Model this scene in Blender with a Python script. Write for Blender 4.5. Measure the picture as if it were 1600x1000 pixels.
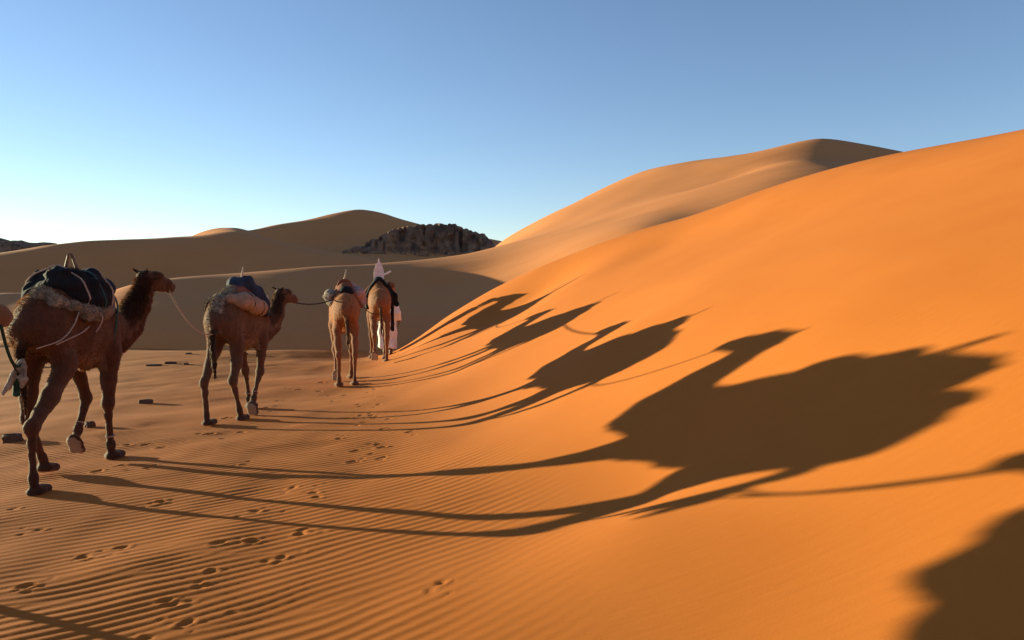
import bpy, math
import numpy as np
from mathutils import Vector, Matrix

for o in list(bpy.data.objects):
    bpy.data.objects.remove(o)
SC = bpy.context.scene
COL = SC.collection
RAD = math.radians

# ------------------------------------------------------------------ camera
cam_d = bpy.data.cameras.new("camera")
cam_d.lens = 28.0
cam_d.sensor_width = 36.0
cam_d.clip_start = 0.05
cam_d.clip_end = 20000
cam = bpy.data.objects.new("camera", cam_d)
COL.objects.link(cam)
cam.location = (0, 0, 1.85)
cam.rotation_euler = (RAD(90 - 2.30), 0, 0)
SC.camera = cam

# ------------------------------------------------------------------ sky and sun
SUN_AZ, SUN_EL = -66.5, 4.4          # degrees left of the view direction, degrees above the horizon
world = bpy.data.worlds.new("World")
SC.world = world
world.use_nodes = True
wn, wl = world.node_tree.nodes, world.node_tree.links
wn.clear()
w_out = wn.new("ShaderNodeOutputWorld")
w_bg = wn.new("ShaderNodeBackground")
w_sky = wn.new("ShaderNodeTexSky")
w_sky.sky_type = 'NISHITA'
w_sky.sun_disc = False
w_sky.sun_elevation = RAD(SUN_EL)
w_sky.sun_rotation = RAD(SUN_AZ)
w_sky.altitude = 2500
w_sky.air_density = 1.0
w_sky.dust_density = 0.0
w_sky.ozone_density = 2.0
w_bg.inputs[1].default_value = 0.127
w_gam = wn.new("ShaderNodeGamma"); w_gam.inputs[1].default_value = 1.0
w_tint = wn.new("ShaderNodeMix"); w_tint.data_type = 'RGBA'; w_tint.blend_type = 'MULTIPLY'
w_tint.inputs[0].default_value = 1.0; w_tint.inputs[7].default_value = (1.08, 0.93, 0.94, 1)
wl.new(w_sky.outputs[0], w_gam.inputs[0]); wl.new(w_gam.outputs[0], w_tint.inputs[6]); wl.new(w_tint.outputs[2], w_bg.inputs[0])
wl.new(w_bg.outputs[0], w_out.inputs[0])

sun_d = bpy.data.lights.new("sun", 'SUN')
sun_d.energy = 5.0
sun_d.angle = RAD(0.5)
sun_d.color = (1.0, 0.92, 0.58)
sun = bpy.data.objects.new("sun", sun_d)
COL.objects.link(sun)
to_sun = Vector((math.sin(RAD(SUN_AZ)) * math.cos(RAD(SUN_EL)), math.cos(RAD(SUN_AZ)) * math.cos(RAD(SUN_EL)), math.sin(RAD(SUN_EL))))
sun.rotation_euler = to_sun.to_track_quat('Z', 'Y').to_euler()
sun.location = to_sun * 60

SC.render.engine = 'CYCLES'
SC.cycles.max_bounces = 6
SC.cycles.diffuse_bounces = 4
SC.cycles.use_denoising = True
SC.view_settings.view_transform = 'Standard'
SC.view_settings.look = 'None'
SC.view_settings.gamma = 1.0
SC.view_settings.exposure = 1.38

# ------------------------------------------------------------------ helpers
rng = np.random.default_rng(7)

def tag(o, label=None, cat=None, group=None, kind=None):
    if label: o["label"] = label
    if cat: o["category"] = cat
    if group: o["group"] = group
    if kind: o["kind"] = kind
    return o

def empty(name, loc=(0, 0, 0), rz=0.0):
    e = bpy.data.objects.new(name, None)
    e.empty_display_size = 0.2
    COL.objects.link(e)
    e.location = loc
    e.rotation_euler = (0, 0, rz)
    return e

def mesh_obj(name, verts, faces, mat, parent=None, smooth=True, loc=None, rz=None):
    verts = np.ascontiguousarray(verts, dtype=np.float32)
    me = bpy.data.meshes.new(name)
    if isinstance(faces, np.ndarray):
        n, k = faces.shape
        me.vertices.add(len(verts)); me.vertices.foreach_set("co", verts.ravel())
        me.loops.add(n * k); me.loops.foreach_set("vertex_index", faces.astype(np.int32).ravel())
        me.polygons.add(n)
        me.polygons.foreach_set("loop_start", np.arange(0, n * k, k, dtype=np.int32))
        me.polygons.foreach_set("loop_total", np.full(n, k, dtype=np.int32))
        me.update(calc_edges=True)
    else:
        me.from_pydata([tuple(v) for v in verts], [], faces)
    if smooth:
        me.polygons.foreach_set("use_smooth", np.ones(len(me.polygons), dtype=bool))
    me.validate()
    me.update()
    if mat: me.materials.append(mat)
    o = bpy.data.objects.new(name, me)
    COL.objects.link(o)
    if parent: o.parent = parent
    if loc is not None: o.location = loc
    if rz is not None: o.rotation_euler = (0, 0, rz)
    return o

def hash2(ix, iy, seed):
    h = (ix.astype(np.int64) * 374761393 + iy.astype(np.int64) * 668265263 + seed * 1442695041) & 0xFFFFFFFF
    h = ((h ^ (h >> 13)) * 1274126177) & 0xFFFFFFFF
    return ((h ^ (h >> 16)) & 0xFFFF) / 65535.0 * 2 - 1

def noise2(x, y, seed=0):
    ix = np.floor(x); iy = np.floor(y)
    fx = x - ix; fy = y - iy
    ux = fx * fx * fx * (fx * (fx * 6 - 15) + 10); uy = fy * fy * fy * (fy * (fy * 6 - 15) + 10)
    a = hash2(ix, iy, seed); b = hash2(ix + 1, iy, seed); c = hash2(ix, iy + 1, seed); d = hash2(ix + 1, iy + 1, seed)
    return a + (b - a) * ux + (c - a) * uy + (a - b - c + d) * ux * uy

def noise3(p, seed=0):
    # cheap solid noise from three planes
    return (noise2(p[..., 0] + 17.3, p[..., 1], seed) + noise2(p[..., 1] - 5.1, p[..., 2] + 9.7, seed + 1) + noise2(p[..., 2], p[..., 0] + 31.9, seed + 2)) / 1.9

class TPS:
    """smooth height surface z(x, y) through scattered points"""
    def __init__(self, pts, lam=1e-3, scale=10.0):
        P = np.array(pts, float)
        self.s = scale
        X = P[:, :2] / scale
        n = len(X)
        K = self.phi(np.linalg.norm(X[:, None] - X[None], axis=2)) + lam * np.eye(n)
        T = np.hstack([np.ones((n, 1)), X])
        A = np.zeros((n + 3, n + 3)); A[:n, :n] = K; A[:n, n:] = T; A[n:, :n] = T.T
        b = np.zeros(n + 3); b[:n] = P[:, 2]
        w = np.linalg.solve(A, b)
        self.X, self.w, self.a = X, w[:n], w[n:]
    @staticmethod
    def phi(r):
        return np.where(r > 1e-9, r * r * np.log(np.maximum(r, 1e-9)), 0)
    def __call__(self, x, y):
        x = np.asarray(x, float) / self.s; y = np.asarray(y, float) / self.s
        z = self.a[0] + self.a[1] * x + self.a[2] * y
        for (px, py), w in zip(self.X, self.w):
            r2 = (x - px) ** 2 + (y - py) ** 2 + 1e-12
            z = z + w * 0.5 * r2 * np.log(r2)
        return z

def grid_faces(nx, ny):
    i = np.arange(nx - 1); j = np.arange(ny - 1)
    I, J = np.meshgrid(i, j, indexing='ij')
    a = (I * ny + J).ravel()
    return np.stack([a, a + ny, a + ny + 1, a + 1], 1)

def steps(*segs):
    out = [segs[0][0]]
    for (a, b, s0, s1) in segs:
        n = max(1, int(round((b - a) / ((s0 + s1) / 2))))
        t = np.linspace(0, 1, n + 1)[1:]
        r = s1 / s0
        u = t if abs(r - 1) < 1e-3 else (r ** t - 1) / (r - 1)
        out.extend(a + (b - a) * u)
    return np.array(out)

def sstep(a, b, x):
    t = np.clip((x - a) / (b - a), 0, 1)
    return t * t * (3 - 2 * t)

# ------------------------------------------------------------------ materials
def new_mat(name):
    m = bpy.data.materials.new(name)
    m.use_nodes = True
    nt = m.node_tree
    b = nt.nodes["Principled BSDF"]
    return m, nt, b

def mat_simple(name, col, rough=0.85, var=0.25, scale=12.0, bump=0.0, bscale=60.0, spec=0.2, col2=None, diffrough=0.3):
    m, nt, b = new_mat(name)
    tc = nt.nodes.new("ShaderNodeTexCoord")
    nz = nt.nodes.new("ShaderNodeTexNoise"); nz.inputs["Scale"].default_value = scale; nz.inputs["Detail"].default_value = 6
    nt.links.new(tc.outputs["Object"], nz.inputs["Vector"])
    mx = nt.nodes.new("ShaderNodeMix"); mx.data_type = 'RGBA'
    c2 = col2 or tuple(c * (1 - var) for c in col)
    c1 = tuple(min(1, c * (1 + var * 0.6)) for c in col)
    rp = nt.nodes.new("ShaderNodeMapRange"); rp.inputs[1].default_value = 0.35; rp.inputs[2].default_value = 0.65
    nt.links.new(nz.outputs["Fac"], rp.inputs[0]); nt.links.new(rp.outputs[0], mx.inputs[0])
    mx.inputs[6].default_value = (*c2, 1); mx.inputs[7].default_value = (*c1, 1)
    nt.links.new(mx.outputs[2], b.inputs["Base Color"])
    b.inputs["Roughness"].default_value = rough
    b.inputs["Specular IOR Level"].default_value = spec
    b.inputs["Diffuse Roughness"].default_value = diffrough
    if bump:
        n2 = nt.nodes.new("ShaderNodeTexNoise"); n2.inputs["Scale"].default_value = bscale; n2.inputs["Detail"].default_value = 4
        nt.links.new(tc.outputs["Object"], n2.inputs["Vector"])
        bp = nt.nodes.new("ShaderNodeBump"); bp.inputs["Strength"].default_value = 0.8; bp.inputs["Distance"].default_value = bump
        nt.links.new(n2.outputs["Fac"], bp.inputs["Height"]); nt.links.new(bp.outputs[0], b.inputs["Normal"])
    return m

def sand_material(name, c_lo, c_hi, big, grain):
    m, nt, b = new_mat(name)
    tc = nt.nodes.new("ShaderNodeTexCoord")
    def noise(scale, detail=4, rough=0.55):
        n = nt.nodes.new("ShaderNodeTexNoise"); n.inputs["Scale"].default_value = scale; n.inputs["Detail"].default_value = detail; n.inputs["Roughness"].default_value = rough
        nt.links.new(tc.outputs["Object"], n.inputs["Vector"]); return n
    n1 = noise(big, 5)
    n2 = noise(grain, 3, 0.8)
    ad = nt.nodes.new("ShaderNodeMath"); ad.operation = 'MULTIPLY_ADD'; ad.inputs[1].default_value = 0.55; 
    nt.links.new(n2.outputs["Fac"], ad.inputs[0]); nt.links.new(n1.outputs["Fac"], ad.inputs[2])
    rp = nt.nodes.new("ShaderNodeMapRange"); rp.inputs[1].default_value = 0.5; rp.inputs[2].default_value = 1.05
    nt.links.new(ad.outputs[0], rp.inputs[0])
    mx = nt.nodes.new("ShaderNodeMix"); mx.data_type = 'RGBA'
    mx.inputs[6].default_value = (*c_lo, 1); mx.inputs[7].default_value = (*c_hi, 1)
    nt.links.new(rp.outputs[0], mx.inputs[0]); nt.links.new(mx.outputs[2], b.inputs["Base Color"])
    b.inputs["Roughness"].default_value = 0.95
    b.inputs["Specular IOR Level"].default_value = 0.12
    b.inputs["Diffuse Roughness"].default_value = 0.05
    bp = nt.nodes.new("ShaderNodeBump"); bp.inputs["Strength"].default_value = 0.3; bp.inputs["Distance"].default_value = 0.002
    n3 = noise(grain * 0.45, 3, 0.7)
    mp = nt.nodes.new("ShaderNodeMapping"); mp.inputs["Rotation"].default_value = (0, 0, RAD(-35)); mp.inputs["Scale"].default_value = (1.0, 6.0, 1.0)
    n4 = nt.nodes.new("ShaderNodeTexNoise"); n4.inputs["Scale"].default_value = grain * 0.02; n4.inputs["Detail"].default_value = 4
    nt.links.new(tc.outputs["Object"], mp.inputs[0]); nt.links.new(mp.outputs[0], n4.inputs["Vector"])
    b2 = nt.nodes.new("ShaderNodeBump"); b2.inputs["Strength"].default_value = 0.25; b2.inputs["Distance"].default_value = 1.2 / grain
    nt.links.new(n4.outputs["Fac"], b2.inputs["Height"]); nt.links.new(b2.outputs[0], bp.inputs["Normal"])
    nt.links.new(n3.outputs["Fac"], bp.inputs["Height"]); nt.links.new(bp.outputs[0], b.inputs["Normal"])
    return m

SAND_LO, SAND_HI = (0.455, 0.128, 0.018), (0.510, 0.152, 0.024)
M_sand = sand_material("sand", SAND_LO, SAND_HI, 0.7, 170.0)
M_sand_hazed = sand_material("hazed_far_sand", (0.53, 0.196, 0.064), (0.59, 0.226, 0.078), 0.12, 6.0)  # paler, less saturated than the near sand: aerial haze put into the colour

# ------------------------------------------------------------------ ground: wind-rippled flat running up into the near dune
NEAR = [  # x, y, z of the trough and the lower dune face
    (-3.41,8.41,.03),(-1.87,7.69,.10),(-0.57,7.09,.24),(0.53,6.57,.50),(-3.21,6.58,.01),(-1.95,6.0,.06),(-0.9,5.5,.125),(0.0,5.09,.235),(0.77,4.73,.48),
    (-2.83,9.98,.06),(-1.93,9.57,.12),(-1.11,9.19,.20),(-0.58,8.93,.29),(0.0,8.67,.45),(-2.83,11.67,.05),(-1.81,11.2,.12),(-0.87,10.76,.26),(0.0,10.35,.55),
    (-2.31,14.33,.08),(-1.70,14.04,.20),(-1.11,13.77,.35),(-0.43,13.45,.64),
    (2.41,6.24,1.50),(3.02,4.78,1.56),(0.88,5.22,.46),(1.87,6.74,1.25),(1.51,9.69,1.38),(2.26,8.25,1.62),(1.83,12.95,1.76),(1.51,16.85,2.08),(0.54,18.83,1.67),(0.95,14.57,1.49),
    (-3.1,18.3,.02),(-3.25,20.3,.03),(-3.0,16.6,.03),(-3.5,22.0,.0),(-2.2,19.0,.42),
    # crest of the near dune
    (-3.40,23.44,-.02),(-1.81,22.49,1.04),(-0.52,21.52,1.82),(0.66,20.54,2.34),(2.09,20.06,2.93),(3.29,19.57,3.32),(4.58,19.09,3.63),(5.93,18.11,4.10),(6.97,17.11,4.36),(7.84,16.12,4.49),(8.44,15.12,4.51),(9.0,14.12,4.49),
    (10.2,10.5,4.55),(11.0,6.0,4.8),(11.5,0.0,4.9),(11.5,-6,4.9),
    # face between the lower slope and the crest
    (4.9,5.0,2.45),(4.6,9.0,2.75),(4.2,13.0,2.85),(3.2,16.5,2.75),(6.8,7.0,3.45),(6.6,11.0,3.75),(7.5,3.5,3.75),
    # near right, beside and behind the camera
    (2.6,3.0,1.00),(1.5,3.4,.54),(3.9,2.6,1.70),(1.4,1.0,.34),(3.0,.2,1.02),(5.0,.5,2.25),(1.6,-3,.35),(4,-4,1.45),(0.4,3.0,.13),(-.5,1,.0),(-.5,-3,0),
    # lee side of the near dune
    (-2.2,25.2,.3),(0,24.4,1.0),(2.5,24,1.7),(5.5,23,2.2),(9,21,2.8),(12,17,3.2),(14.5,10,3.2),(16,0,3.2),(-3,28,-.8),(1,28.5,-.3),(6,28,.2),(12,25,.8),(18,18,1.0),(22,5,.8),(22,-6,.8),
    # the flat
    (-4.4,4,-.02),(-4.4,8,-.01),(-4.4,12,-.01),(-4,16,0),(-4,20,0),(-5,23.5,0),(-7,4,-.13),(-7,8,-.13),(-7,13,-.1),(-7,18,-.05),(-8,23.6,0),(-3.5,1,0),(-3.5,-3,0),(-8,-3,-.15),
    (-11,6,-.27),(-11,14,-.24),(-11,20,-.12),(-13,26,-.05),(-18,2,-.4),(-18,12,-.4),(-18,22,-.25),(-21,33,-.05),(-26,8,-.4),(-26,20,-.3),(-26,33,-.05),(-18,-6,-.4),(-28,-6,-.4),
    (-5.2,28,-.7),(-8.5,28,-.6),(-12,31,-.6),(-20,38,-.5),(-28,38,-.5)]
near_tps = TPS(NEAR, lam=2e-4)

def foot_x(y):      # where the flat starts to bend up into the dune
    return np.interp(y, [-6, 0, 3, 4.5, 6, 8, 12, 16, 20, 24], [.4, .1, -.3, -.3, -.35, -.6, -1.3, -2.2, -3.1, -3.7])

# ripples: band-limited noise, so that crests fork and end as in nature
N, LX = 1024, 17.0
kx = np.fft.fftfreq(N, LX / N)[:, None]; ky = np.fft.fftfreq(N, LX / N)[None, :]
th = RAD(31)
nx_, ny_ = -math.sin(th), math.cos(th)
ku = kx * nx_ + ky * ny_; kv = kx * math.cos(th) + ky * math.sin(th)
k0 = 1 / 0.098
wt = np.exp(-((ku - k0) / (0.15 * k0)) ** 2 - (kv / (0.10 * k0)) ** 2)
fld = np.fft.ifft2(np.fft.fft2(rng.standard_normal((N, N))) * wt)
fld = fld / np.abs(fld).mean()
amp_f = np.abs(fld); ph_f = fld / np.maximum(amp_f, 1e-6)

def ripple(x, y):
    u = ((x + 9.5) / LX) * N; v = (y / LX) * N
    i = np.floor(u).astype(int); j = np.floor(v).astype(int); fu = u - i; fv = v - j
    def g(a): 
        return (a[i % N, j % N] * (1 - fu) * (1 - fv) + a[(i + 1) % N, j % N] * fu * (1 - fv) + a[i % N, (j + 1) % N] * (1 - fu) * fv + a[(i + 1) % N, (j + 1) % N] * fu * fv)
    c = g(ph_f); A = np.clip(g(amp_f), 0, 1.2)
    c = c / np.maximum(np.abs(c), 1e-3)
    p = np.angle(c)
    return (np.cos(p) + 0.22 * np.cos(2 * p + 0.9)) * np.minimum(1, 0.35 + A)

PRINTS = [(-3.64,6.06),(-2.77,5.59),(-3.04,4.91),(-1.98,4.58),(-1.80,4.32),(-1.53,5.23),(-1.53,5.69),(-1.84,5.58),(-2.06,6.33),(-1.94,7.02),(-1.70,6.77),(-1.60,7.88),(-1.67,8.40),(-1.47,8.63),(-2.00,9.15),(-1.54,9.53),(-1.94,10.91),(-2.34,12.06),(-2.06,12.74),(-3.01,6.75),(-2.73,8.02),(-1.29,7.99),(-1.18,9.15),(-1.93,5.05),(-2.95,5.42),(-0.41,4.54),(-3.70,8.02),(-2.23,10.80),(-2.91,12.88),(-2.17,14.16),(-2.84,15.30)]
prints = [(x, y, 0.038 + 0.02 * rng.random(), rng.random() * 6.28, 0.7 + 0.5 * rng.random()) for x, y in PRINTS]
for x, y in PRINTS:
    for k in range(4):
        prints.append((x + rng.normal(0, .09), y + rng.normal(0, .12), 0.02 + 0.025 * rng.random(), rng.random() * 6.28, 0.3 + 0.5 * rng.random()))

for k in range(46):      # trodden line of the caravan
    y = 4 + 13 * rng.random(); x = np.interp(y, [4, 9, 13, 17], [-1.9, -1.75, -2.3, -3.0]) + rng.normal(0, .22)
    prints.append((x, y, 0.03 + 0.03 * rng.random(), rng.random() * 6.28, 0.4 + 0.6 * rng.random()))
    y = 3.5 + 13 * rng.random(); x = np.interp(y, [4, 9, 13, 17], [-4.5, -4.2, -3.6, -3.3]) + rng.normal(0, .3)
    prints.append((x, y, 0.04 + 0.03 * rng.random(), rng.random() * 6.28, 0.4 + 0.6 * rng.random()))

def add_prints(x, y, z):
    for (px, py, r, a, s) in prints:
        m = (np.abs(x - px) < 4 * r) & (np.abs(y - py) < 4 * r)
        if not m.any(): continue
        dx, dy = x[m] - px, y[m] - py
        u = (dx * math.cos(a) + dy * math.sin(a)) / r; v = (-dx * math.sin(a) + dy * math.cos(a)) / (r * 0.75)
        d = np.sqrt(u * u + v * v) + 0.22 * noise2(u * 2.2 + px * 9, v * 2.2 + py * 7, 5)
        z[m] += 0.68 * s * r * (-0.30 * np.exp(-(d / 0.85) ** 4) + 0.17 * np.exp(-((d - 1.15) / 0.3) ** 2) * (0.6 + 0.6 * noise2(u * 3 + px, v * 3, 6)))
    return z

def near_height(x, y, detail=True):
    z = near_tps(x, y)
    if detail:
        d = x - foot_x(y)
        a = 1 - sstep(-0.6, 0.9, d + 0.35 * noise2(x * .6, y * .45, 3))
        far = 1 - 0.8 * sstep(11, 20, y)
        left = 1 - 0.55 * sstep(4.5, 8.5, -x)
        z = z + ripple(x, y) * 0.0021 * a * far * left * (0.85 + 0.4 * noise2(x * .5 + 4, y * .5, 8) + 0.2 * noise2(x * 1.7, y * 1.7, 18))
        z = z + (0.012 * noise2(x * .9, y * .9, 11) + 0.006 * noise2(x * 2.3, y * 2.3, 12)) * (0.04 + 0.96 * (1 - sstep(-1.2, 1.2, d)))
        z = add_prints(x, y, z)
    return z

gx = steps((-28, -9, .9, .12), (-9, -7, .1, .02), (-7, 1.9, .0195, .0195), (1.9, 5, .025, .09), (5, 22, .1, .6))
gy = steps((-6, 1.5, .6, .05), (1.5, 2.6, .04, .02), (2.6, 9.5, .0195, .0195), (9.5, 16, .022, .05), (16, 24.2, .05, .07), (24.2, 38, .1, 1.0))
GX, GY = np.meshgrid(gx, gy, indexing='ij')
GZ = near_height(GX.ravel(), GY.ravel()).reshape(GX.shape)
ground = mesh_obj("sand_ground", np.stack([GX, GY, GZ], -1).reshape(-1, 3), grid_faces(len(gx), len(gy)), M_sand)
tag(ground, kind="structure")
# smooth-only height for placing things
def gz(x, y):
    return float(near_height(np.array([x], float), np.array([y], float))[0])

# desert floor to the horizon, lying lower than everything
pl = mesh_obj("desert_floor", [(-9000, -9000, -1.2), (9000, -9000, -1.2), (9000, 9000, -1.2), (-9000, 9000, -1.2)], [(0, 1, 2, 3)], M_sand_hazed, smooth=False)
tag(pl, kind="structure")

def hill(name, pts, xs, ys, mat=None, lam=1e-3, rough=0.0, scale=20.0, seed=0):
    t = TPS(pts, lam=lam, scale=scale)
    X, Y = np.meshgrid(xs, ys, indexing='ij')
    Z = t(X, Y)
    Z = Z + 0.05 * noise2(X * .35, Y * .35, seed) + 0.12 * noise2(X * .09, Y * .09, seed + 1)
    if rough:
        Z = Z + rough * noise2(X * 1.2, Y * 1.2, seed + 2)
    ex = np.minimum(np.minimum(X - xs[0], xs[-1] - X) / (0.06 * (xs[-1] - xs[0])), np.minimum(Y - ys[0], ys[-1] - Y) / (0.05 * (ys[-1] - ys[0])))
    Z = -1.6 + (Z + 1.6) * sstep(0, 1, ex)
    o = mesh_obj(name, np.stack([X, Y, Z], -1).reshape(-1, 3), grid_faces(len(xs), len(ys)), mat or M_sand_hazed)
    tag(o, kind="structure")
    return o, t

MID = [(-19.3,29.9,-0.32),(-21.9,34.0,0.48),(-23.8,37.0,1.11),(-25.4,39.5,1.60),(-11.8,24.4,-0.10),(-13.3,27.5,0.97),(-14.6,30.2,1.56),(-15.4,32.0,1.93),(-9.3,23.9,-0.06),(-10.6,27.5,0.86),(-12.2,31.5,1.72),(-12.9,33.5,2.20),(-7.3,23.9,-0.08),(-8.7,28.5,1.16),(-10.5,34.6,2.49),(-5.4,23.9,-0.13),(-6.5,29.0,1.15),(-8.2,36.6,2.79),(-3.6,24.9,-0.20),(-4.3,30.0,1.13),(-5.7,39.6,3.18),(-2.3,29.0,0.92),(-2.8,35.0,2.13),(-3.4,42.6,3.62),(-2.1,44.1,3.90),
       (-20,24,-.4),(-28,30,-.4),(-40,36,-.3),(-48,46,1.2),(-60,50,1.0),(-60,62,.3),(-38,58,.6),(-24,50,.6),(-16,46,.6),(-11,48,1.0),(-6,52,1.8),(-4,58,2.4),(-12,70,-.5),(-30,80,-1),(-50,85,-1),
       (-0.9,58.2,5.06),(2.5,61.2,6.80),(7.2,64.4,9.56),(10.4,65.4,11.14),(12.8,63.9,11.44),(14.7,61.4,11.45),(16.3,58.4,11.30),(17.7,55.4,11.26),(19.2,53.4,11.55),(20.1,52.4,11.58),(22.4,52.9,11.42),(26.9,54.4,10.70),(37.3,58.3,8.37),(0.8,32.0,2.36),(2.6,32.1,3.34),(5.1,32.1,4.27),(8.2,34.2,5.04),(11.3,35.2,5.92),(10.0,48.3,7.75),(13.3,46.3,8.28),(15.6,44.3,8.85),(15.3,38.3,7.40),(20.3,46.3,9.05),(20.9,42.3,7.75),
       (-4,70,2.0),(2,74,4.0),(10,78,6.0),(18,74,7.5),(25,68,8),(32,66,7.5),(44,70,5),(-2,88,0),(12,94,1),(30,90,2),(50,90,1),(60,70,3),
       (8,27,2.4),(14,27,3.6),(20,29,4.4),(28,33,4.6),(40,40,3.6),(60,50,2)]
mid, mid_t = hill("middle_dune", MID, steps((-75, -30, 1.2, .5), (-30, 35, .35, .35), (35, 75, .5, 1.2)), steps((22, 60, .3, .4), (60, 80, .4, .5), (80, 108, .6, 1.2)), lam=2e-5, seed=20)

C1 = [(-63.6,88.2,4.75),(-59.1,92.2,5.77),(-52.7,95.3,7.11),(-46.1,99.3,7.89),(-40.6,103.4,8.63),(-36.2,106.4,9.17),(-27.8,99.3,7.41),(-20.9,93.2,5.96),(-14.7,87.2,4.64),
      (-90,60,-1.2),(-70,62,-1.2),(-50,66,-1.2),(-35,70,-1),(-22,72,-.5),(-12,74,.4),(-5,78,1.2),(-4,86,1.5),
      (-70,78,1.2),(-58,80,1.4),(-46,84,1.6),(-36,88,2.2),(-25,82,1.6),
      (-95,110,-1),(-75,114,1.0),(-56,118,2.5),(-42,121,3),(-28,114,3.2),(-18,104,3),(-8,97,2.0),(-60,138,-1),(-30,135,-1),(-5,115,0)]
c1, c1_t = hill("left_dune", C1, steps((-100, 5, .8, .8)), steps((62, 145, .8, .9)), lam=3e-5, seed=30)
C2 = [(-46.1,117.4,8.80),(-41.3,121.4,10.50),(-36.7,127.5,12.05),(-32.1,133.6,13.60),(-29.4,138.6,15.15),(-27.0,140.7,15.68),(-23.8,141.7,15.32),(-18.4,143.6,13.79),(-13.9,144.6,12.72),(-2.3,146.5,10.29),
      (-60,112,2.5),(-75,112,1),(-50.0,130,7.6),(-46.0,125,8.4),(-58,135,4),(-55,145,3),(-14.4,112.3,6.2),(-3.6,112.3,6.0),(-24,112,6.0),(-36,108,4.4),(-48,102,2),(-27,126,10.2),(-15,126,8.8),(-36,118,7.6),(8,118,5.2),(15,125,5.5),
      (-70,98,-1),(-40,98,0),(-20,98,2.0),(-5,98,2.4),(10,100,2.5),(-62,150,0),(-48,152,3),(-30,165,8),(-10,165,7),(10,160,5),(-30,185,-1),(-70,180,-1),(10,185,-1),(25,145,3)]
c2, c2_t = hill("peak_dune", C2, steps((-90, 30, .8, .8)), steps((94, 190, .8, 1.2)), lam=3e-5, seed=40)
CAP = [(-52.0,132.5,10.75),(-51.4,122.5,7.55),(-50.5,112.5,3.75),(-48.5,141.5,8.95),(-45.0,152.5,4.75),(-49.2,129.5,11.28),(-48.6,119.5,8.08),(-47.7,109.5,4.28),(-45.7,138.5,9.48),(-42.2,149.5,5.28),(-46.6,126.5,11.36),(-46.0,116.5,8.16),(-45.1,106.5,4.36),(-43.1,135.5,9.56),(-39.6,146.5,5.36),(-43.4,122.5,10.96),(-42.8,112.5,7.76),(-41.9,102.5,3.96),(-39.9,131.5,9.16),(-36.4,142.5,4.96),(-40.6,118.4,10.38),(-40.0,108.4,7.18),(-39.1,98.4,3.38),(-37.1,127.4,8.58),(-33.6,138.4,4.38),(-38.4,115.4,9.61),(-37.8,105.4,6.41),(-36.9,95.4,2.61),(-34.9,124.4,7.81),(-31.4,135.4,3.61),(-58.0,128.0,6.00),(-60.0,115.0,3.00),(-64.0,135.0,1.00),(-34.0,108.0,4.00),(-30.0,104.0,1.00),(-32.0,118.0,5.00)]
cap, cap_t = hill("sunlit_dune", CAP, steps((-66, -26, .4, .4)), steps((92, 160, .5, .6)), lam=3e-5, seed=50)

# ------------------------------------------------------------------ solid shapes from distance fields
class Field:
    def __init__(self, lo, hi, h):
        self.lo = np.array(lo, np.float32); self.h = h
        self.n = np.maximum(4, np.ceil((np.array(hi) - np.array(lo)) / h).astype(int))
        ax = [(self.lo[i] + h * np.arange(self.n[i])).astype(np.float32) for i in range(3)]
        self.X, self.Y, self.Z = np.meshgrid(*ax, indexing='ij')

def cone(F, a, b, r1, r2, sx=1.0):
    ax, ay, az = a; bx, by, bz = b
    dx, dy, dz = (bx - ax) / sx, by - ay, bz - az
    L = dx * dx + dy * dy + dz * dz + 1e-9
    px, py, pz = (F.X - ax) / sx, F.Y - ay, F.Z - az
    t = np.clip((px * dx + py * dy + pz * dz) / L, 0, 1)
    d = np.sqrt((px - t * dx) ** 2 + (py - t * dy) ** 2 + (pz - t * dz) ** 2) - (r1 + (r2 - r1) * t)
    return d * min(1.0, sx) if sx < 1 else d

def ell(F, c, r, rotx=0.0, rotz=0.0):
    x, y, z = F.X - c[0], F.Y - c[1], F.Z - c[2]
    if rotz:
        cs, sn = math.cos(rotz), math.sin(rotz); x, y = x * cs + y * sn, -x * sn + y * cs
    if rotx:
        cs, sn = math.cos(rotx), math.sin(rotx); y, z = y * cs + z * sn, -y * sn + z * cs
    k0 = np.sqrt((x / r[0]) ** 2 + (y / r[1]) ** 2 + (z / r[2]) ** 2)
    k1 = np.sqrt((x / r[0] ** 2) ** 2 + (y / r[1] ** 2) ** 2 + (z / r[2] ** 2) ** 2) + 1e-6
    return k0 * (k0 - 1) / k1

def boxf(F, c, s, rr=0.02, rotx=0.0, rotz=0.0):
    x, y, z = F.X - c[0], F.Y - c[1], F.Z - c[2]
    if rotz:
        cs, sn = math.cos(rotz), math.sin(rotz); x, y = x * cs + y * sn, -x * sn + y * cs
    if rotx:
        cs, sn = math.cos(rotx), math.sin(rotx); y, z = y * cs + z * sn, -y * sn + z * cs
    qx, qy, qz = np.abs(x) - s[0] + rr, np.abs(y) - s[1] + rr, np.abs(z) - s[2] + rr
    return np.sqrt(np.maximum(qx, 0) ** 2 + np.maximum(qy, 0) ** 2 + np.maximum(qz, 0) ** 2) + np.minimum(np.maximum(qx, np.maximum(qy, qz)), 0) - rr

def su(a, b, k):
    h = np.clip(0.5 + 0.5 * (b - a) / k, 0, 1)
    return b + (a - b) * h - k * h * (1 - h)

def chain(F, pts, k=0.05):
    """pts: (x, y, z, r[, sx])"""
    d = None
    for p, q in zip(pts[:-1], pts[1:]):
        c = cone(F, p[:3], q[:3], p[3], q[3], p[4] if len(p) > 4 else 1.0)
        d = c if d is None else su(d, c, k)
    return d

def fnoise(F, s, seed=0):
    return noise3(np.stack([F.X * s, F.Y * s, F.Z * s], -1), seed).astype(np.float32)

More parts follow.
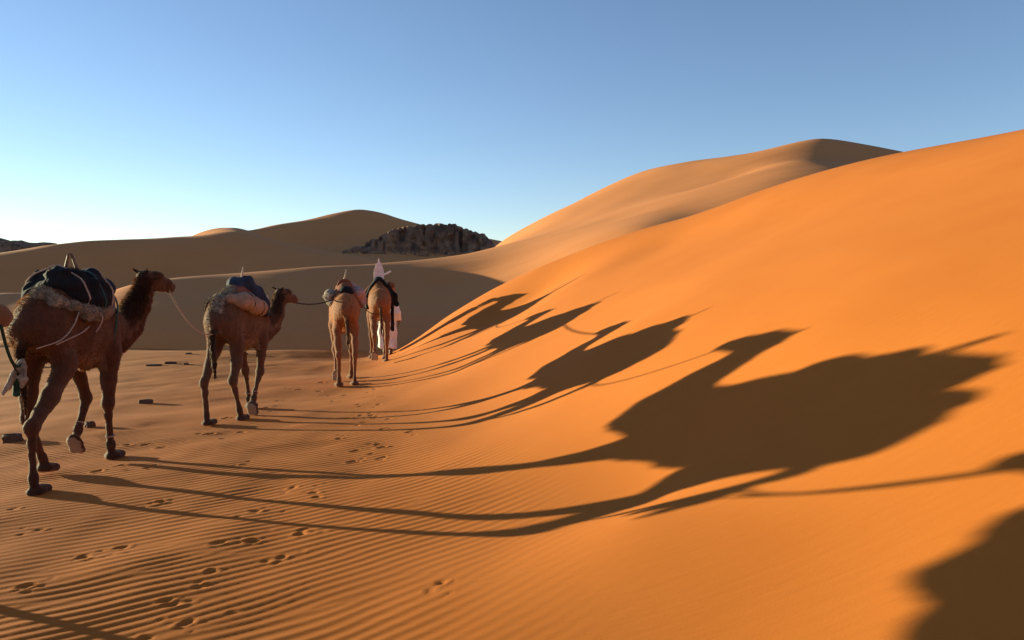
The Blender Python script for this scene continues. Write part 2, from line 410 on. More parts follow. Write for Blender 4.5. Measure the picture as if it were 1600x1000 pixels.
def polygonise(F, D):
    """surface nets"""
    D = D.copy()
    for sl in ((0, slice(None), slice(None)), (-1, slice(None), slice(None)), (slice(None), 0, slice(None)), (slice(None), -1, slice(None)), (slice(None), slice(None), 0), (slice(None), slice(None), -1)):
        D[sl] = np.maximum(D[sl], 1e-3)
    S = D < 0
    nx, ny, nz = D.shape
    acc = np.zeros((nx - 1, ny - 1, nz - 1, 3), np.float32); cnt = np.zeros((nx - 1, ny - 1, nz - 1), np.float32)
    corners = [(i, j, k) for i in (0, 1) for j in (0, 1) for k in (0, 1)]
    def sub(A, c):
        return A[c[0]:nx - 1 + c[0], c[1]:ny - 1 + c[1], c[2]:nz - 1 + c[2]]
    for c in corners:
        for a in range(3):
            if c[a]: continue
            e = list(c); e[a] = 1
            s0, s1 = sub(S, c), sub(S, e)
            m = s0 != s1
            if not m.any(): continue
            d0, d1 = sub(D, c)[m], sub(D, e)[m]
            t = d0 / (d0 - d1)
            p = np.tile(np.array(c, np.float32), (len(t), 1)); p[:, a] = t
            acc[m] += p; cnt[m] += 1
    m = cnt > 0
    idx = np.full(m.shape, -1, np.int64); idx[m] = np.arange(m.sum())
    ijk = np.argwhere(m)
    V = (ijk + acc[m] / cnt[m][:, None]) * F.h + F.lo
    quads = []
    for a in range(3):
        b, c = (a + 1) % 3, (a + 2) % 3
        s0 = [slice(None)] * 3; s1 = [slice(None)] * 3
        s0[a] = slice(0, -1); s1[a] = slice(1, None)
        ch = S[tuple(s0)] != S[tuple(s1)]
        e = np.argwhere(ch)
        e = e[(e[:, b] > 0) & (e[:, c] > 0) & (e[:, b] < D.shape[b] - 1) & (e[:, c] < D.shape[c] - 1)]
        if not len(e): continue
        ins = S[e[:, 0], e[:, 1], e[:, 2]]
        def vid(db, dc):
            q = e.copy(); q[:, b] -= db; q[:, c] -= dc
            return idx[q[:, 0], q[:, 1], q[:, 2]]
        q = np.stack([vid(1, 1), vid(0, 1), vid(0, 0), vid(1, 0)], 1)
        q[~ins] = q[~ins][:, ::-1]
        quads.append(q)
    return V, np.concatenate(quads)

def sdf_obj(name, F, D, mat, parent=None, loc=None, rz=None):
    V, Q = polygonise(F, D)
    return mesh_obj(name, V, Q, mat, parent, True, loc, rz)

def tube(pts, r, n=8, r_end=None, closed=False):
    """round tube along points -> verts, faces"""
    P = [Vector(p) for p in pts]
    V, Fc = [], []
    m = len(P)
    up = Vector((0.31, 0.22, 0.93)).normalized()
    for i, p in enumerate(P):
        t = (P[min(i + 1, m - 1)] - P[max(i - 1, 0)]).normalized()
        a = t.cross(up)
        if a.length < 1e-4: a = t.cross(Vector((1, 0, 0)))
        a.normalize(); b = t.cross(a)
        rr = r if r_end is None else r + (r_end - r) * i / (m - 1)
        for k in range(n):
            w = 2 * math.pi * k / n
            V.append(p + a * (rr * math.cos(w)) + b * (rr * math.sin(w)))
    for i in range(m - 1):
        for k in range(n):
            Fc.append((i * n + k, i * n + (k + 1) % n, (i + 1) * n + (k + 1) % n, (i + 1) * n + k))
    Fc.append(tuple(range(n - 1, -1, -1))); Fc.append(tuple((m - 1) * n + k for k in range(n)))
    return [tuple(v) for v in V], Fc

def smooth_path(pts, n=10):
    P = [Vector(p) for p in pts]
    P = [P[0] * 2 - P[1]] + P + [P[-1] * 2 - P[-2]]
    out = []
    for i in range(1, len(P) - 2):
        for k in range(n):
            t = k / n
            a, b, c, d = P[i - 1], P[i], P[i + 1], P[i + 2]
            out.append(0.5 * ((2 * b) + (c - a) * t + (2 * a - 5 * b + 4 * c - d) * t * t + (3 * b - a - 3 * c + d) * t ** 3))
    out.append(P[-2])
    return out

def hang(a, b, sag, n=16):
    a, b = Vector(a), Vector(b)
    return [a.lerp(b, t / n) - Vector((0, 0, sag * 4 * (t / n) * (1 - t / n))) for t in range(n + 1)]

def merge(parts):
    V, Fc = [], []
    for v, f in parts:
        o = len(V); V += list(v); Fc += [tuple(i + o for i in q) for q in f]
    return V, Fc

# ------------------------------------------------------------------ camel hide
def camel_material(name, base, dark, pale):
    m, nt, b = new_mat(name)
    at = nt.nodes.new("ShaderNodeAttribute"); at.attribute_name = "coat"
    sep = nt.nodes.new("ShaderNodeSeparateColor"); nt.links.new(at.outputs["Color"], sep.inputs[0])
    tc = nt.nodes.new("ShaderNodeTexCoord")
    mp = nt.nodes.new("ShaderNodeMapping"); mp.inputs["Scale"].default_value = (9, 9, 3.2)
    nt.links.new(tc.outputs["Object"], mp.inputs[0])
    nz = nt.nodes.new("ShaderNodeTexNoise"); nz.inputs["Scale"].default_value = 2.2; nz.inputs["Detail"].default_value = 8; nz.inputs["Roughness"].default_value = 0.7
    nt.links.new(mp.outputs[0], nz.inputs["Vector"])
    rp = nt.nodes.new("ShaderNodeMapRange"); rp.inputs[1].default_value = 0.3; rp.inputs[2].default_value = 0.7
    nt.links.new(nz.outputs["Fac"], rp.inputs[0])
    mx = nt.nodes.new("ShaderNodeMix"); mx.data_type = 'RGBA'
    mx.inputs[6].default_value = (*[c * 0.66 for c in base], 1); mx.inputs[7].default_value = (*[min(1, c * 1.25) for c in base], 1)
    nt.links.new(rp.outputs[0], mx.inputs[0])
    m2 = nt.nodes.new("ShaderNodeMix"); m2.data_type = 'RGBA'; m2.inputs[7].default_value = (*dark, 1)
    nt.links.new(mx.outputs[2], m2.inputs[6]); nt.links.new(sep.outputs[0], m2.inputs[0])
    m3 = nt.nodes.new("ShaderNodeMix"); m3.data_type = 'RGBA'; m3.inputs[7].default_value = (*pale, 1)
    nt.links.new(m2.outputs[2], m3.inputs[6]); nt.links.new(sep.outputs[1], m3.inputs[0])
    nt.links.new(m3.outputs[2], b.inputs["Base Color"])
    b.inputs["Roughness"].default_value = 0.8; b.inputs["Specular IOR Level"].default_value = 0.15
    b.inputs["Diffuse Roughness"].default_value = 0.6
    b.inputs["Sheen Weight"].default_value = 0.25; b.inputs["Sheen Roughness"].default_value = 0.5
    b.inputs["Sheen Tint"].default_value = (0.9, 0.65, 0.4, 1)
    n2 = nt.nodes.new("ShaderNodeTexNoise"); n2.inputs["Scale"].default_value = 14; n2.inputs["Detail"].default_value = 5
    nt.links.new(mp.outputs[0], n2.inputs["Vector"])
    bp = nt.nodes.new("ShaderNodeBump"); bp.inputs["Strength"].default_value = 0.6; bp.inputs["Distance"].default_value = 0.012
    nt.links.new(n2.outputs["Fac"], bp.inputs["Height"]); nt.links.new(bp.outputs[0], b.inputs["Normal"])
    return m

def hair_material(name, base):
    m, nt, b = new_mat(name)
    at = nt.nodes.new("ShaderNodeAttribute"); at.attribute_name = "coat"
    sep = nt.nodes.new("ShaderNodeSeparateColor"); nt.links.new(at.outputs["Color"], sep.inputs[0])
    mx = nt.nodes.new("ShaderNodeMix"); mx.data_type = 'RGBA'
    mx.inputs[6].default_value = (*base, 1); mx.inputs[7].default_value = (*[c * .35 for c in base], 1)
    nt.links.new(sep.outputs[0], mx.inputs[0]); nt.links.new(mx.outputs[2], b.inputs["Base Color"])
    b.inputs["Roughness"].default_value = 0.6; b.inputs["Specular IOR Level"].default_value = 0.2
    tr = nt.nodes.new("ShaderNodeBsdfTranslucent"); nt.links.new(mx.outputs[2], tr.inputs["Color"])
    ms = nt.nodes.new("ShaderNodeMixShader"); ms.inputs[0].default_value = 0.45
    nt.links.new(b.outputs[0], ms.inputs[1]); nt.links.new(tr.outputs[0], ms.inputs[2])
    nt.links.new(ms.outputs[0], nt.nodes["Material Output"].inputs["Surface"])
    return m

M_eye = mat_simple("camel_eye", (0.01, 0.008, 0.006), 0.15, 0.1, spec=0.6)

FRONT_SH, HIND_SH = (0.20, 0.47, 1.36), (0.14, -0.50, 1.42)

def leg_points(side, front, knee, fet):
    sx = -1 if side == 'l' else 1
    if front:
        return [(sx * .16, .50, 1.40, .14, .8), (sx * .19, .46, 1.14, .105), (sx * .18, knee[0] * .55 + .46 * .45, (1.10 + knee[1]) / 2, .068), (sx * .17, knee[0], knee[1], .054), (sx * .165, (knee[0] * .75 + fet[0] * .25), knee[1] * .75 + fet[1] * .25, .037), (sx * .16, fet[0] * .9 + knee[0] * .1, fet[1] * .9 + knee[1] * .1, .034), (sx * .16, fet[0], fet[1], .041)]
    mid = (knee[0] * .5 + (-.38) * .5, knee[1] * .5 + 1.06 * .5)
    return [(sx * .12, -.54, 1.38, .18, .64), (sx * .16, -.40, 1.10, .12, .8), (sx * .165, mid[0], mid[1], .076), (sx * .155, knee[0], knee[1], .053), (sx * .15, knee[0] * .7 + fet[0] * .3, knee[1] * .7 + fet[1] * .3, .036), (sx * .15, fet[0] * .9 + knee[0] * .1, fet[1] * .9 + knee[1] * .1, .033), (sx * .15, fet[0], fet[1], .040)]

def make_camel(name, label, mat, hairmat, loc, heading, scale=1.0, legs=None, neck=None, head=None, h=0.019, fat=1.0, fur=9000, dark_nape=1.0, look=0.0, seed=0, hump=1.0):
    """one camel: continuous body, child pieces are eyes, coat fringe and tail tuft. Local +Y is forward."""
    neck = neck or [(.60, 1.42), (.92, 1.26), (1.16, 1.36), (1.32, 1.60), (1.40, 1.84)]
    hy, hz, hp = head or (1.42, 1.93, -12)       # poll position, head pitch in degrees
    F = Field((-.50, -1.12, -.03), (.50, max(hy + .62, 1.5), max(2.22, hz + .25)), h)
    # trunk
    t = chain(F, [(0, .56, 1.38, .27, .66), (0, .30, 1.39, .325, .74), (0, -.05, 1.44, .335, .82), (0, -.36, 1.49, .275, .80), (0, -.62, 1.45, .20, .84)], .12)
    t = su(t, cone(F, (0, .46, 1.19), (0, .24, 1.19), .15, .12, .75), .13)          # deep chest
    t = su(t, cone(F, (0, .36, 1.03), (0, .30, 1.02), .055, .055), .06)             # chest pad
    t = su(t, cone(F, (0, .10, 1.66), (0, -.14, 1.66), .20, .19, .8), .16)          # hump base
    t = su(t, cone(F, (0, .02, 1.72 + .06 * hump), (0, -.05, 1.78 + .10 * hump), .15, .10, .75), .14)
    t = su(t, cone(F, (0, .52, 1.62), (0, .25, 1.66), .12, .13, .7), .12)           # withers
    t = su(t, cone(F, (0, -.55, 1.58), (0, -.74, 1.44), .14, .12, 1.1), .10)        # croup
    t = su(t, cone(F, (0, -.06, 1.25), (0, -.32, 1.34), .14, .11, .9), .15)          # belly
    # neck and head
    nr = [.22, .19, .16, .135, .112]; nsx = [.72, .70, .72, .76, .82]
    nk = chain(F, [(look * .12 * i, y, z, r, s) for i, ((y, z), r, s) in enumerate(zip(neck, nr, nsx))], .09)
    t = su(t, nk, .13)
    a = RAD(hp); ca, sa = math.cos(a), math.sin(a); hx = look * .5; cl, sl = math.cos(look), math.sin(look)
    def H(f, u, s=0.0):      # forward, up, side from the poll
        yy = f * ca - u * sa; zz = f * sa + u * ca
        return (hx + s * cl + yy * sl, hy + yy * cl - s * sl, hz + zz)
    hd = cone(F, H(-.03, -.01), H(.13, .0), .095, .088, .8)
    hd = su(hd, cone(F, H(.12, .0), H(.33, -.02), .078, .058, .85), .05)
    hd = su(hd, cone(F, H(.33, -.025), H(.40, -.045), .060, .047, .95), .03)        # muzzle
    hd = su(hd, cone(F, H(.05, -.085), H(.33, -.085), .055, .034, .9), .05)         # jaw
    hd = su(hd, cone(F, H(.36, -.095), H(.395, -.098), .03, .026, 1.1), .025)       # lower lip
    for s in (-1, 1):
        hd = su(hd, cone(F, H(.10, .055, s * .058), H(.15, .05, s * .060), .034, .03), .03)   # brow
    t = su(t, hd, .07)
    for s in (-1, 1):
        t = su(t, cone(F, H(-.06, .05, s * .065), H(-.10, .085, s * .105), .028, .017), .025)  # ear
    # legs
    lg = None
    feet = []
    for key in ('fl', 'fr', 'hl', 'hr'):
        knee, fet, ang = legs[key]
        pts = leg_points(key[1], key[0] == 'f', knee, fet)
        c = chain(F, pts, .045)
        kx = pts[3]
        c = su(c, ell(F, kx[:3], (.052, .058, .078)), .03)
        fx, fy, fz = pts[-1][:3]
        ar = RAD(ang)
        cy, cz = fy + .055 * math.cos(ar) + .075 * math.sin(ar), fz + .055 * math.sin(ar) - .075 * math.cos(ar)
        pad = ell(F, (fx, cy, cz), (.086, .112, .047), rotx=ar)
        for s in (-1, 1):
            pad = su(pad, ell(F, (fx + s * .04, cy + .085 * math.cos(ar), cz + .085 * math.sin(ar)), (.048, .055, .04), rotx=ar), .02)
        pad = np.maximum(pad, -((F.Y - cy) * -math.sin(ar) + (F.Z - cz) * math.cos(ar) + .036))  # flat sole
        c = su(c, pad, .035)
        feet.append((fx, cy, cz, ar))
        lg = c if lg is None else np.minimum(lg, c)
    t = su(t, lg, .085)
    # tail
    tl = chain(F, [(0, -.78, 1.42, .05), (0, -.86, 1.26, .036), (.01, -.87, 1.05, .03), (.015, -.85, .86, .028), (.02, -.84, .70, .012)], .03)
    t = su(t, tl, .04)
    if fat != 1.0:
        t = t - (fat - 1.0)
    base = t.copy()
    t = t + .010 * fnoise(F, 7.0, seed) + .005 * fnoise(F, 17.0, seed + 4)
    V, Q = polygonise(F, t)
    o = mesh_obj(name, V, Q, mat)
    o.location = loc; o.rotation_euler = (0, 0, -heading); o.scale = (scale,) * 3
    tag(o, label, "camel", "camels of the caravan")
    # coat colours: dark nape, crown, hump and lower tail; pale soles
    V = V.astype(float)
    neck_top = sstep(.0, .10, V[:, 2] - np.interp(V[:, 1], [p[0] for p in neck], [p[1] for p in neck]) + .25 * np.maximum(0, .05 - (V[:, 1] - .7))) * sstep(.72, .95, V[:, 1]) * (1 - sstep(hy + .16, hy + .24, V[:, 1]))
    back_nk = sstep(-.02, .08, np.interp(V[:, 2], [1.3, neck[2][1], neck[3][1], neck[4][1], hz + .1], [neck[1][0], neck[2][0], neck[3][0], neck[4][0], hy]) - V[:, 1]) * sstep(1.38, 1.5, V[:, 2]) * sstep(.8, 1.0, V[:, 1])
    dk = np.clip(np.maximum(neck_top * .6, back_nk), 0, 1) * .85 * dark_nape
    dk = np.maximum(dk, .55 * sstep(1.74, 1.92, V[:, 2]) * (np.abs(V[:, 1]) < .5))
    dk = np.maximum(dk, .95 * (1 - sstep(1.22, 1.40, V[:, 2])) * (np.abs(V[:, 0]) < .07) * (V[:, 1] < -.78))
    dk = np.maximum(dk, .5 * (1 - sstep(.12, .3, V[:, 2])))
    pale = np.zeros(len(V))
    for fx, cy, cz, ar in feet:
        s_ = (V[:, 1] - cy) * -math.sin(ar) + (V[:, 2] - cz) * math.cos(ar)
        near = (np.abs(V[:, 0] - fx) < .12) & (np.hypot(V[:, 1] - cy, V[:, 2] - cz) < .2)
        pale = np.maximum(pale, near * (s_ < -.026) * .9)
    pale = np.maximum(pale, .35 * sstep(.0, .12, 1.2 - V[:, 2]) * (np.abs(V[:, 0]) < .2) * (V[:, 2] > .95) * (np.abs(V[:, 1]) < .4))
    dk = np.clip(dk + .12 * noise3(V * 6, 3) * (dk > .05), 0, 1) * (pale < .5)
    ca_ = o.data.color_attributes.new("coat", 'FLOAT_COLOR', 'POINT')
    buf = np.zeros((len(V), 4), np.float32); buf[:, 0] = dk; buf[:, 1] = pale; buf[:, 3] = 1
    ca_.data.foreach_set("color", buf.ravel())
    # coat fringe: short hairs all over, longer on nape, hump, throat and tail
    r2 = np.random.default_rng(100 + seed)
    qi = r2.integers(0, len(Q), int(fur * 2.6))
    A, B, C_, D_ = (V[Q[qi, i]] for i in range(4))
    w1, w2 = r2.random((2, len(qi), 1))
    P = (A * (1 - w1) + B * w1) * (1 - w2) + (D_ * (1 - w1) + C_ * w1) * w2
    Nn = np.cross(B - A, D_ - A); Nn /= np.maximum(np.linalg.norm(Nn, axis=1, keepdims=True), 1e-9)
    dkp = buf[Q[qi, 0], 0]
    upz = P[:, 2]
    tail = (np.abs(P[:, 0]) < .07) & (P[:, 1] < -.78) & (upz < 1.2)
    throat = (P[:, 1] > .8) & (Nn[:, 2] < -.1) & (upz < 1.75) & (upz > 1.1)
    keep = (upz > .3) & (r2.random(len(qi)) < (.35 + .6 * (dkp > .3) + .6 * throat + .6 * tail + .3 * (upz > 1.6)))
    P, Nn, dkp, tail, throat, upz, qk = P[keep][:fur], Nn[keep][:fur], dkp[keep][:fur], tail[keep][:fur], throat[keep][:fur], upz[keep][:fur], qi[keep][:fur]
    nP = len(P)
    ln = (.018 + .012 * r2.random(nP)) + .014 * (dkp > .35) + .012 * throat + .09 * tail * r2.random(nP) + .012 * (upz > 1.65)
    ln *= np.where(upz < .95, .55, 1.0)
    ln *= np.where((P[:, 1] > hy + .06) | ((upz > hz + .01) & (P[:, 1] > hy - .25)), .35, 1.0)
    flow = np.tile(np.array([0, -.45, -.8]), (nP, 1)) + r2.normal(0, .28, (nP, 3))
    dr = Nn * .75 + flow * .8; dr[tail] = np.array([0, -.12, -1]) + r2.normal(0, .16, (tail.sum(), 3))
    dr /= np.linalg.norm(dr, axis=1, keepdims=True)
    sd = np.cross(dr, Nn + r2.normal(0, .3, (nP, 3))); sd /= np.maximum(np.linalg.norm(sd, axis=1, keepdims=True), 1e-6)
    wd = .0035 + .002 * r2.random((nP, 1))
    base_p = P - Nn * .006
    hv = np.stack([base_p - sd * wd, base_p + sd * wd, base_p + dr * ln[:, None]], 1).reshape(-1, 3)
    hq = np.arange(nP * 3).reshape(-1, 3)
    f_o = mesh_obj("coat_hair", hv, hq, hairmat, o, smooth=False)
    f_o["kind"] = "stuff"
    ca2 = f_o.data.color_attributes.new("coat", 'FLOAT_COLOR', 'POINT')
    b2 = np.repeat(buf[Q[qk, 0]], 3, 0); ca2.data.foreach_set("color", b2.ravel().astype(np.float32))
    # eyes
    for s in (-1, 1):
        c = Vector(H(.125, .022, s * .068))
        ev, ef = [], []
        n, m_ = 10, 6
        for i in range(m_ + 1):
            for k in range(n):
                th_, ph = math.pi * i / m_, 2 * math.pi * k / n
                ev.append(c + Vector((math.sin(th_) * math.cos(ph), math.sin(th_) * math.sin(ph), math.cos(th_))) * .017)
        for i in range(m_):
            for k in range(n):
                ef.append((i * n + k, i * n + (k + 1) % n, (i + 1) * n + (k + 1) % n, (i + 1) * n + k))
        mesh_obj("eye", ev, ef, M_eye, o)
    o["_H"] = 0
    del o["_H"]
    return o, F, base, H

def W(o, p):
    """point in a camel's own frame -> world"""
    s = o.scale[0]; a = o.rotation_euler[2]
    x, y, z = p[0] * s, p[1] * s, p[2] * s
    return Vector((o.location[0] + x * math.cos(a) - y * math.sin(a), o.location[1] + x * math.sin(a) + y * math.cos(a), o.location[2] + z))

def on_camel(o, child):
    """place a separate thing in the camel's frame (not parented)"""
    child.location = o.location; child.rotation_euler = o.rotation_euler; child.scale = o.scale
    return child

def fuzz(o, n, length, mat, seed=0, flow=(0, -.2, -.6)):
    """loose wool on a woolly thing"""
    me = o.data
    V = np.empty(len(me.vertices) * 3, np.float32); me.vertices.foreach_get("co", V); V = V.reshape(-1, 3).astype(float)
    Q = np.empty(len(me.loops), np.int32); me.loops.foreach_get("vertex_index", Q); Q = Q.reshape(-1, 4)
    r = np.random.default_rng(900 + seed)
    q = Q[r.integers(0, len(Q), n)]
    w1, w2 = r.random((2, n, 1))
    P = (V[q[:, 0]] * (1 - w1) + V[q[:, 1]] * w1) * (1 - w2) + (V[q[:, 3]] * (1 - w1) + V[q[:, 2]] * w1) * w2
    N_ = np.cross(V[q[:, 1]] - V[q[:, 0]], V[q[:, 3]] - V[q[:, 0]]); N_ /= np.maximum(np.linalg.norm(N_, axis=1, keepdims=True), 1e-9)
    d = N_ * .7 + np.array(flow) * .5 + r.normal(0, .45, (n, 3)); d /= np.linalg.norm(d, axis=1, keepdims=True)
    s_ = np.cross(d, N_ + r.normal(0, .3, (n, 3))); s_ /= np.maximum(np.linalg.norm(s_, axis=1, keepdims=True), 1e-6)
    w = .003 + .003 * r.random((n, 1)); l = length * (.4 + .8 * r.random((n, 1)))
    hv = np.stack([P - N_ * .006 - s_ * w, P - N_ * .006 + s_ * w, P + d * l], 1).reshape(-1, 3)
    h_ = mesh_obj("loose_wool", hv, np.arange(n * 3).reshape(-1, 3), mat, o, smooth=False)
    h_["kind"] = "stuff"

def lash(F, D, y0, y1, zc, a0=-.35, a1=math.pi + .35, n=26, lift=.014, xc=0.0):
    """a rope path pulled tight over a load: points on the outside of a field"""
    out = []
    for i in range(n):
        t = i / (n - 1); a = a0 + (a1 - a0) * t; y = y0 + (y1 - y0) * t
        rr = .05
        for r in np.arange(.05, .6, .006):
            p = np.array([xc + r * math.cos(a), y, zc + r * math.sin(a)])
            k = np.round((p - F.lo) / F.h).astype(int)
            if (k < 0).any() or (k >= F.n).any(): break
            if D[k[0], k[1], k[2]] < 0: rr = r
        out.append((xc + (rr + lift) * math.cos(a), y, zc + (rr + lift) * math.sin(a)))
    P = np.array(out)
    for _ in range(1):
        P[1:-1] = (P[:-2] + 2 * P[1:-1] + P[2:]) / 4
    return [tuple(p) for p in P]

# ------------------------------------------------------------------ the five camels
M_c0 = camel_material("camel_coat_a", (0.20, 0.095, 0.045), (0.035, 0.018, 0.012), (0.36, 0.26, 0.18))
M_c1 = camel_material("camel_coat_b", (0.086, 0.032, 0.015), (0.018, 0.009, 0.006), (0.34, 0.24, 0.16))
M_c2 = camel_material("camel_coat_c", (0.115, 0.052, 0.028), (0.016, 0.010, 0.008), (0.40, 0.30, 0.21))
M_c3 = camel_material("camel_coat_d", (0.29, 0.098, 0.034), (0.05, 0.028, 0.02), (0.45, 0.34, 0.24))
M_c4 = camel_material("camel_coat_e", (0.28, 0.102, 0.038), (0.045, 0.028, 0.022), (0.45, 0.36, 0.27))

M_h0 = hair_material('camel_hair_a', (0.3, 0.15, 0.075))
M_h1 = hair_material('camel_hair_b', (0.21, 0.088, 0.04))
M_h2 = hair_material('camel_hair_c', (0.24, 0.125, 0.07))
M_h3 = hair_material('camel_hair_d', (0.44, 0.17, 0.062))
M_h4 = hair_material('camel_hair_e', (0.44, 0.18, 0.07))
LEGS_A = dict(  # left fore lifted, hind right trailing
    fr=((.43, .60), (.50, .105), 0), fl=((.68, .62), (.44, .28), -60),
    hr=((-1.0, .60), (-.98, .105), 0), hl=((-.50, .59), (-.24, .15), -8))
LEGS_B = dict(fr=((.42, .63), (.14, .21), -60), fl=((.70, .60), (.82, .105), 0),
    hl=((-.80, .60), (-.75, .105), 0), hr=((-.57, .60), (-.31, .105), 0))
LEGS_C = dict(fr=((.55, .60), (.60, .105), 0), fl=((.42, .63), (.24, .22), -58),
    hl=((-.72, .60), (-.66, .105), 0), hr=((-.64, .60), (-.56, .105), 0))
LEGS_D = dict(fr=((.40, .60), (.42, .105), 0), fl=((.62, .60), (.68, .105), 0),
    hl=((-.84, .64), (-.93, .30), -58), hr=((-.56, .60), (-.44, .105), 0))
LEGS_E = dict(fl=((.57, .60), (.65, .105), 0), fr=((.50, .60), (.585, .105), 0),
    hl=((-.68, .60), (-.58, .105), 0), hr=((-.82, .62), (-.86, .13), -18))

def at(x, y):
    return (x, y, gz(x, y))

CAM1 = make_camel("camel", "dark brown camel with fleece roll and navy pack, largest in the picture", M_c1, M_h1, at(-4.50, 8.08), RAD(-3), 1.03, LEGS_A,
                  neck=[(.60, 1.42), (.92, 1.29), (1.16, 1.42), (1.28, 1.63), (1.34, 1.84)], head=(1.37, 1.93, -8), look=.42, hump=-.7, h=.0175, fur=42000, seed=1)
CAM2 = make_camel("camel", "grey-brown camel carrying a long pale sack and dark blue bundle", M_c2, M_h2, at(-3.90, 11.3), RAD(3), .97, LEGS_B,
                  neck=[(.60, 1.40), (.90, 1.24), (1.16, 1.32), (1.32, 1.52), (1.40, 1.72)], head=(1.43, 1.81, -10), look=.32, hump=-.2, h=.019, fur=30000, seed=2)
CAM3 = make_camel("camel", "orange-brown camel seen from behind with white side bags, right of the dark rope", M_c3, M_h3, at(-3.25, 15.45), RAD(-15), .98, LEGS_C,
                  neck=[(.60, 1.40), (.90, 1.24), (1.18, 1.30), (1.36, 1.48), (1.44, 1.64)], head=(1.46, 1.73, -12), look=.5, h=.021, fur=18000, seed=3)
CAM4 = make_camel("camel", "foremost camel, seen from behind under a tall white saddle back", M_c4, M_h4, at(-3.24, 19.4), RAD(-12), 1.0, LEGS_D,
                  neck=[(.60, 1.42), (.90, 1.28), (1.16, 1.38), (1.32, 1.58), (1.40, 1.76)], head=(1.43, 1.85, -12), look=.62, h=.021, fur=18000, seed=4)
CAM0 = make_camel("camel", "camel at the left edge, only its muzzle and chin in the picture", M_c0, M_h0, at(-4.81, 4.72), RAD(12), .98, LEGS_E,
                  neck=[(.60, 1.40), (.96, 1.28), (1.30, 1.38), (1.54, 1.56), (1.66, 1.72)], head=(1.69, 1.82, -14), look=.2, h=.021, fur=6000, seed=5)

# ------------------------------------------------------------------ loads, saddles and ropes (each a thing of its own)
M_navy = mat_simple("navy_cloth", (0.018, 0.020, 0.027), 0.9, 0.4, 9, 0.010, 30)
M_blue = mat_simple("blue_cloth", (0.030, 0.038, 0.060), 0.85, 0.4, 9, 0.010, 30)
M_black = mat_simple("black_cloth", (0.012, 0.010, 0.010), 0.9, 0.4, 9, 0.010, 30)
M_brownwool = mat_simple("brown_wool", (0.085, 0.045, 0.022), 0.95, 0.5, 14, 0.02, 45)
M_fleece = mat_simple("cream_fleece", (0.33, 0.26, 0.185), 0.95, 0.5, 22, 0.025, 55)
M_sack = mat_simple("beige_sack", (0.34, 0.215, 0.14), 0.9, 0.22, 10, 0.012, 40)
M_greysack = mat_simple("grey_brown_sack", (0.19, 0.145, 0.11), 0.9, 0.3, 10, 0.012, 40)
M_redcloth = mat_simple("red_brown_cloth", (0.22, 0.075, 0.04), 0.9, 0.35, 11, 0.012, 40)
M_pinkcloth = mat_simple("pinkish_cloth", (0.40, 0.25, 0.22), 0.9, 0.25, 12, 0.01, 40)
M_wood = mat_simple("saddle_wood", (0.17, 0.095, 0.05), 0.6, 0.4, 30, 0.004, 60)
M_palewood = mat_simple("pale_stick", (0.55, 0.40, 0.27), 0.6, 0.25, 30, 0.003, 60)
M_whitepaint = mat_simple("white_leather", (0.74, 0.66, 0.62), 0.55, 0.12, 14, 0.002, 60)
M_rope_pale = mat_simple("pale_rope", (0.42, 0.30, 0.22), 0.9, 0.3, 60, 0.003, 200)
M_rope_dark = mat_simple("dark_rope", (0.05, 0.035, 0.03), 0.9, 0.3, 60, 0.003, 200)
M_rope_green = mat_simple("green_rope", (0.022, 0.055, 0.035), 0.9, 0.4, 30, 0.003, 200)
M_teal = mat_simple("teal_net", (0.05, 0.11, 0.10), 0.9, 0.4, 30, 0.006, 120)
M_white = mat_simple("white_cotton", (0.80, 0.74, 0.66), 0.9, 0.08, 9, 0.010, 26)
M_skin = mat_simple("skin", (0.16, 0.075, 0.045), 0.55, 0.15, 20)

def load(cam, name, label, cat, D, mat, F=None, group=None):
    F = F or cam[1]
    o = sdf_obj(name, F, D, mat)
    on_camel(cam[0], o)
    return tag(o, label, cat, group)

def rope_obj(name, label, pts, r, mat, cam=None, group=None, cat="rope"):
    v, f = tube(pts, r, 7)
    o = mesh_obj(name, v, f, mat)
    if cam: on_camel(cam[0], o)
    return tag(o, label, cat, group)

def shell(cam, yc, hw, hem, thick=.028, seed=0, wob=.05):
    F, B = cam[1], cam[2]
    w = wob * noise2(F.Y * 5 + seed, F.X * 5, seed) + .4 * wob * noise2(F.Y * 14, F.X * 11 + seed, seed + 1)
    reg = np.maximum(np.abs(F.Y - yc) - hw - w, hem - F.Z + w)
    return np.maximum(B - thick - .012 * fnoise(F, 9, seed), reg * .8)

G_LOAD = "loads on the camels"
G_ROPE = "lead ropes between the camels"
H0, H1, H2, H3, H4 = CAM0[3], CAM1[3], CAM2[3], CAM3[3], CAM4[3]

# ---- first camel in full view
F = Field((-.55, -.95, 1.2), (.55, .75, 2.3), .016)
load(CAM1, "saddle_blanket", "dark blanket over the hump of the largest camel", "blanket", shell(CAM1, .10, .38, 1.50, .03, 3), M_navy, group=G_LOAD)
d = su(ell(F, (.02, -.08, 1.82), (.24, .32, .13)), ell(F, (.20, .02, 1.71), (.15, .30, .16)), .08)
d = su(d, ell(F, (-.16, -.05, 1.73), (.16, .32, .16)), .08) + .055 * fnoise(F, 6, 5) + .034 * fnoise(F, 12, 6) + .012 * np.abs(fnoise(F, 17, 7)) - .012
d = su(d, ell(F, (.14, -.26, 1.83), (.12, .13, .09)), .03); d = su(d, ell(F, (-.08, .12, 1.86), (.13, .12, .08)), .03); d = su(d, ell(F, (.24, -.06, 1.66), (.09, .17, .13)), .03)
DB = d.copy(); FB = F
load(CAM1, "cloth_bundle", "black cloth bundle heaped behind the wooden saddle fork", "bundle", d, M_black, F, G_LOAD)
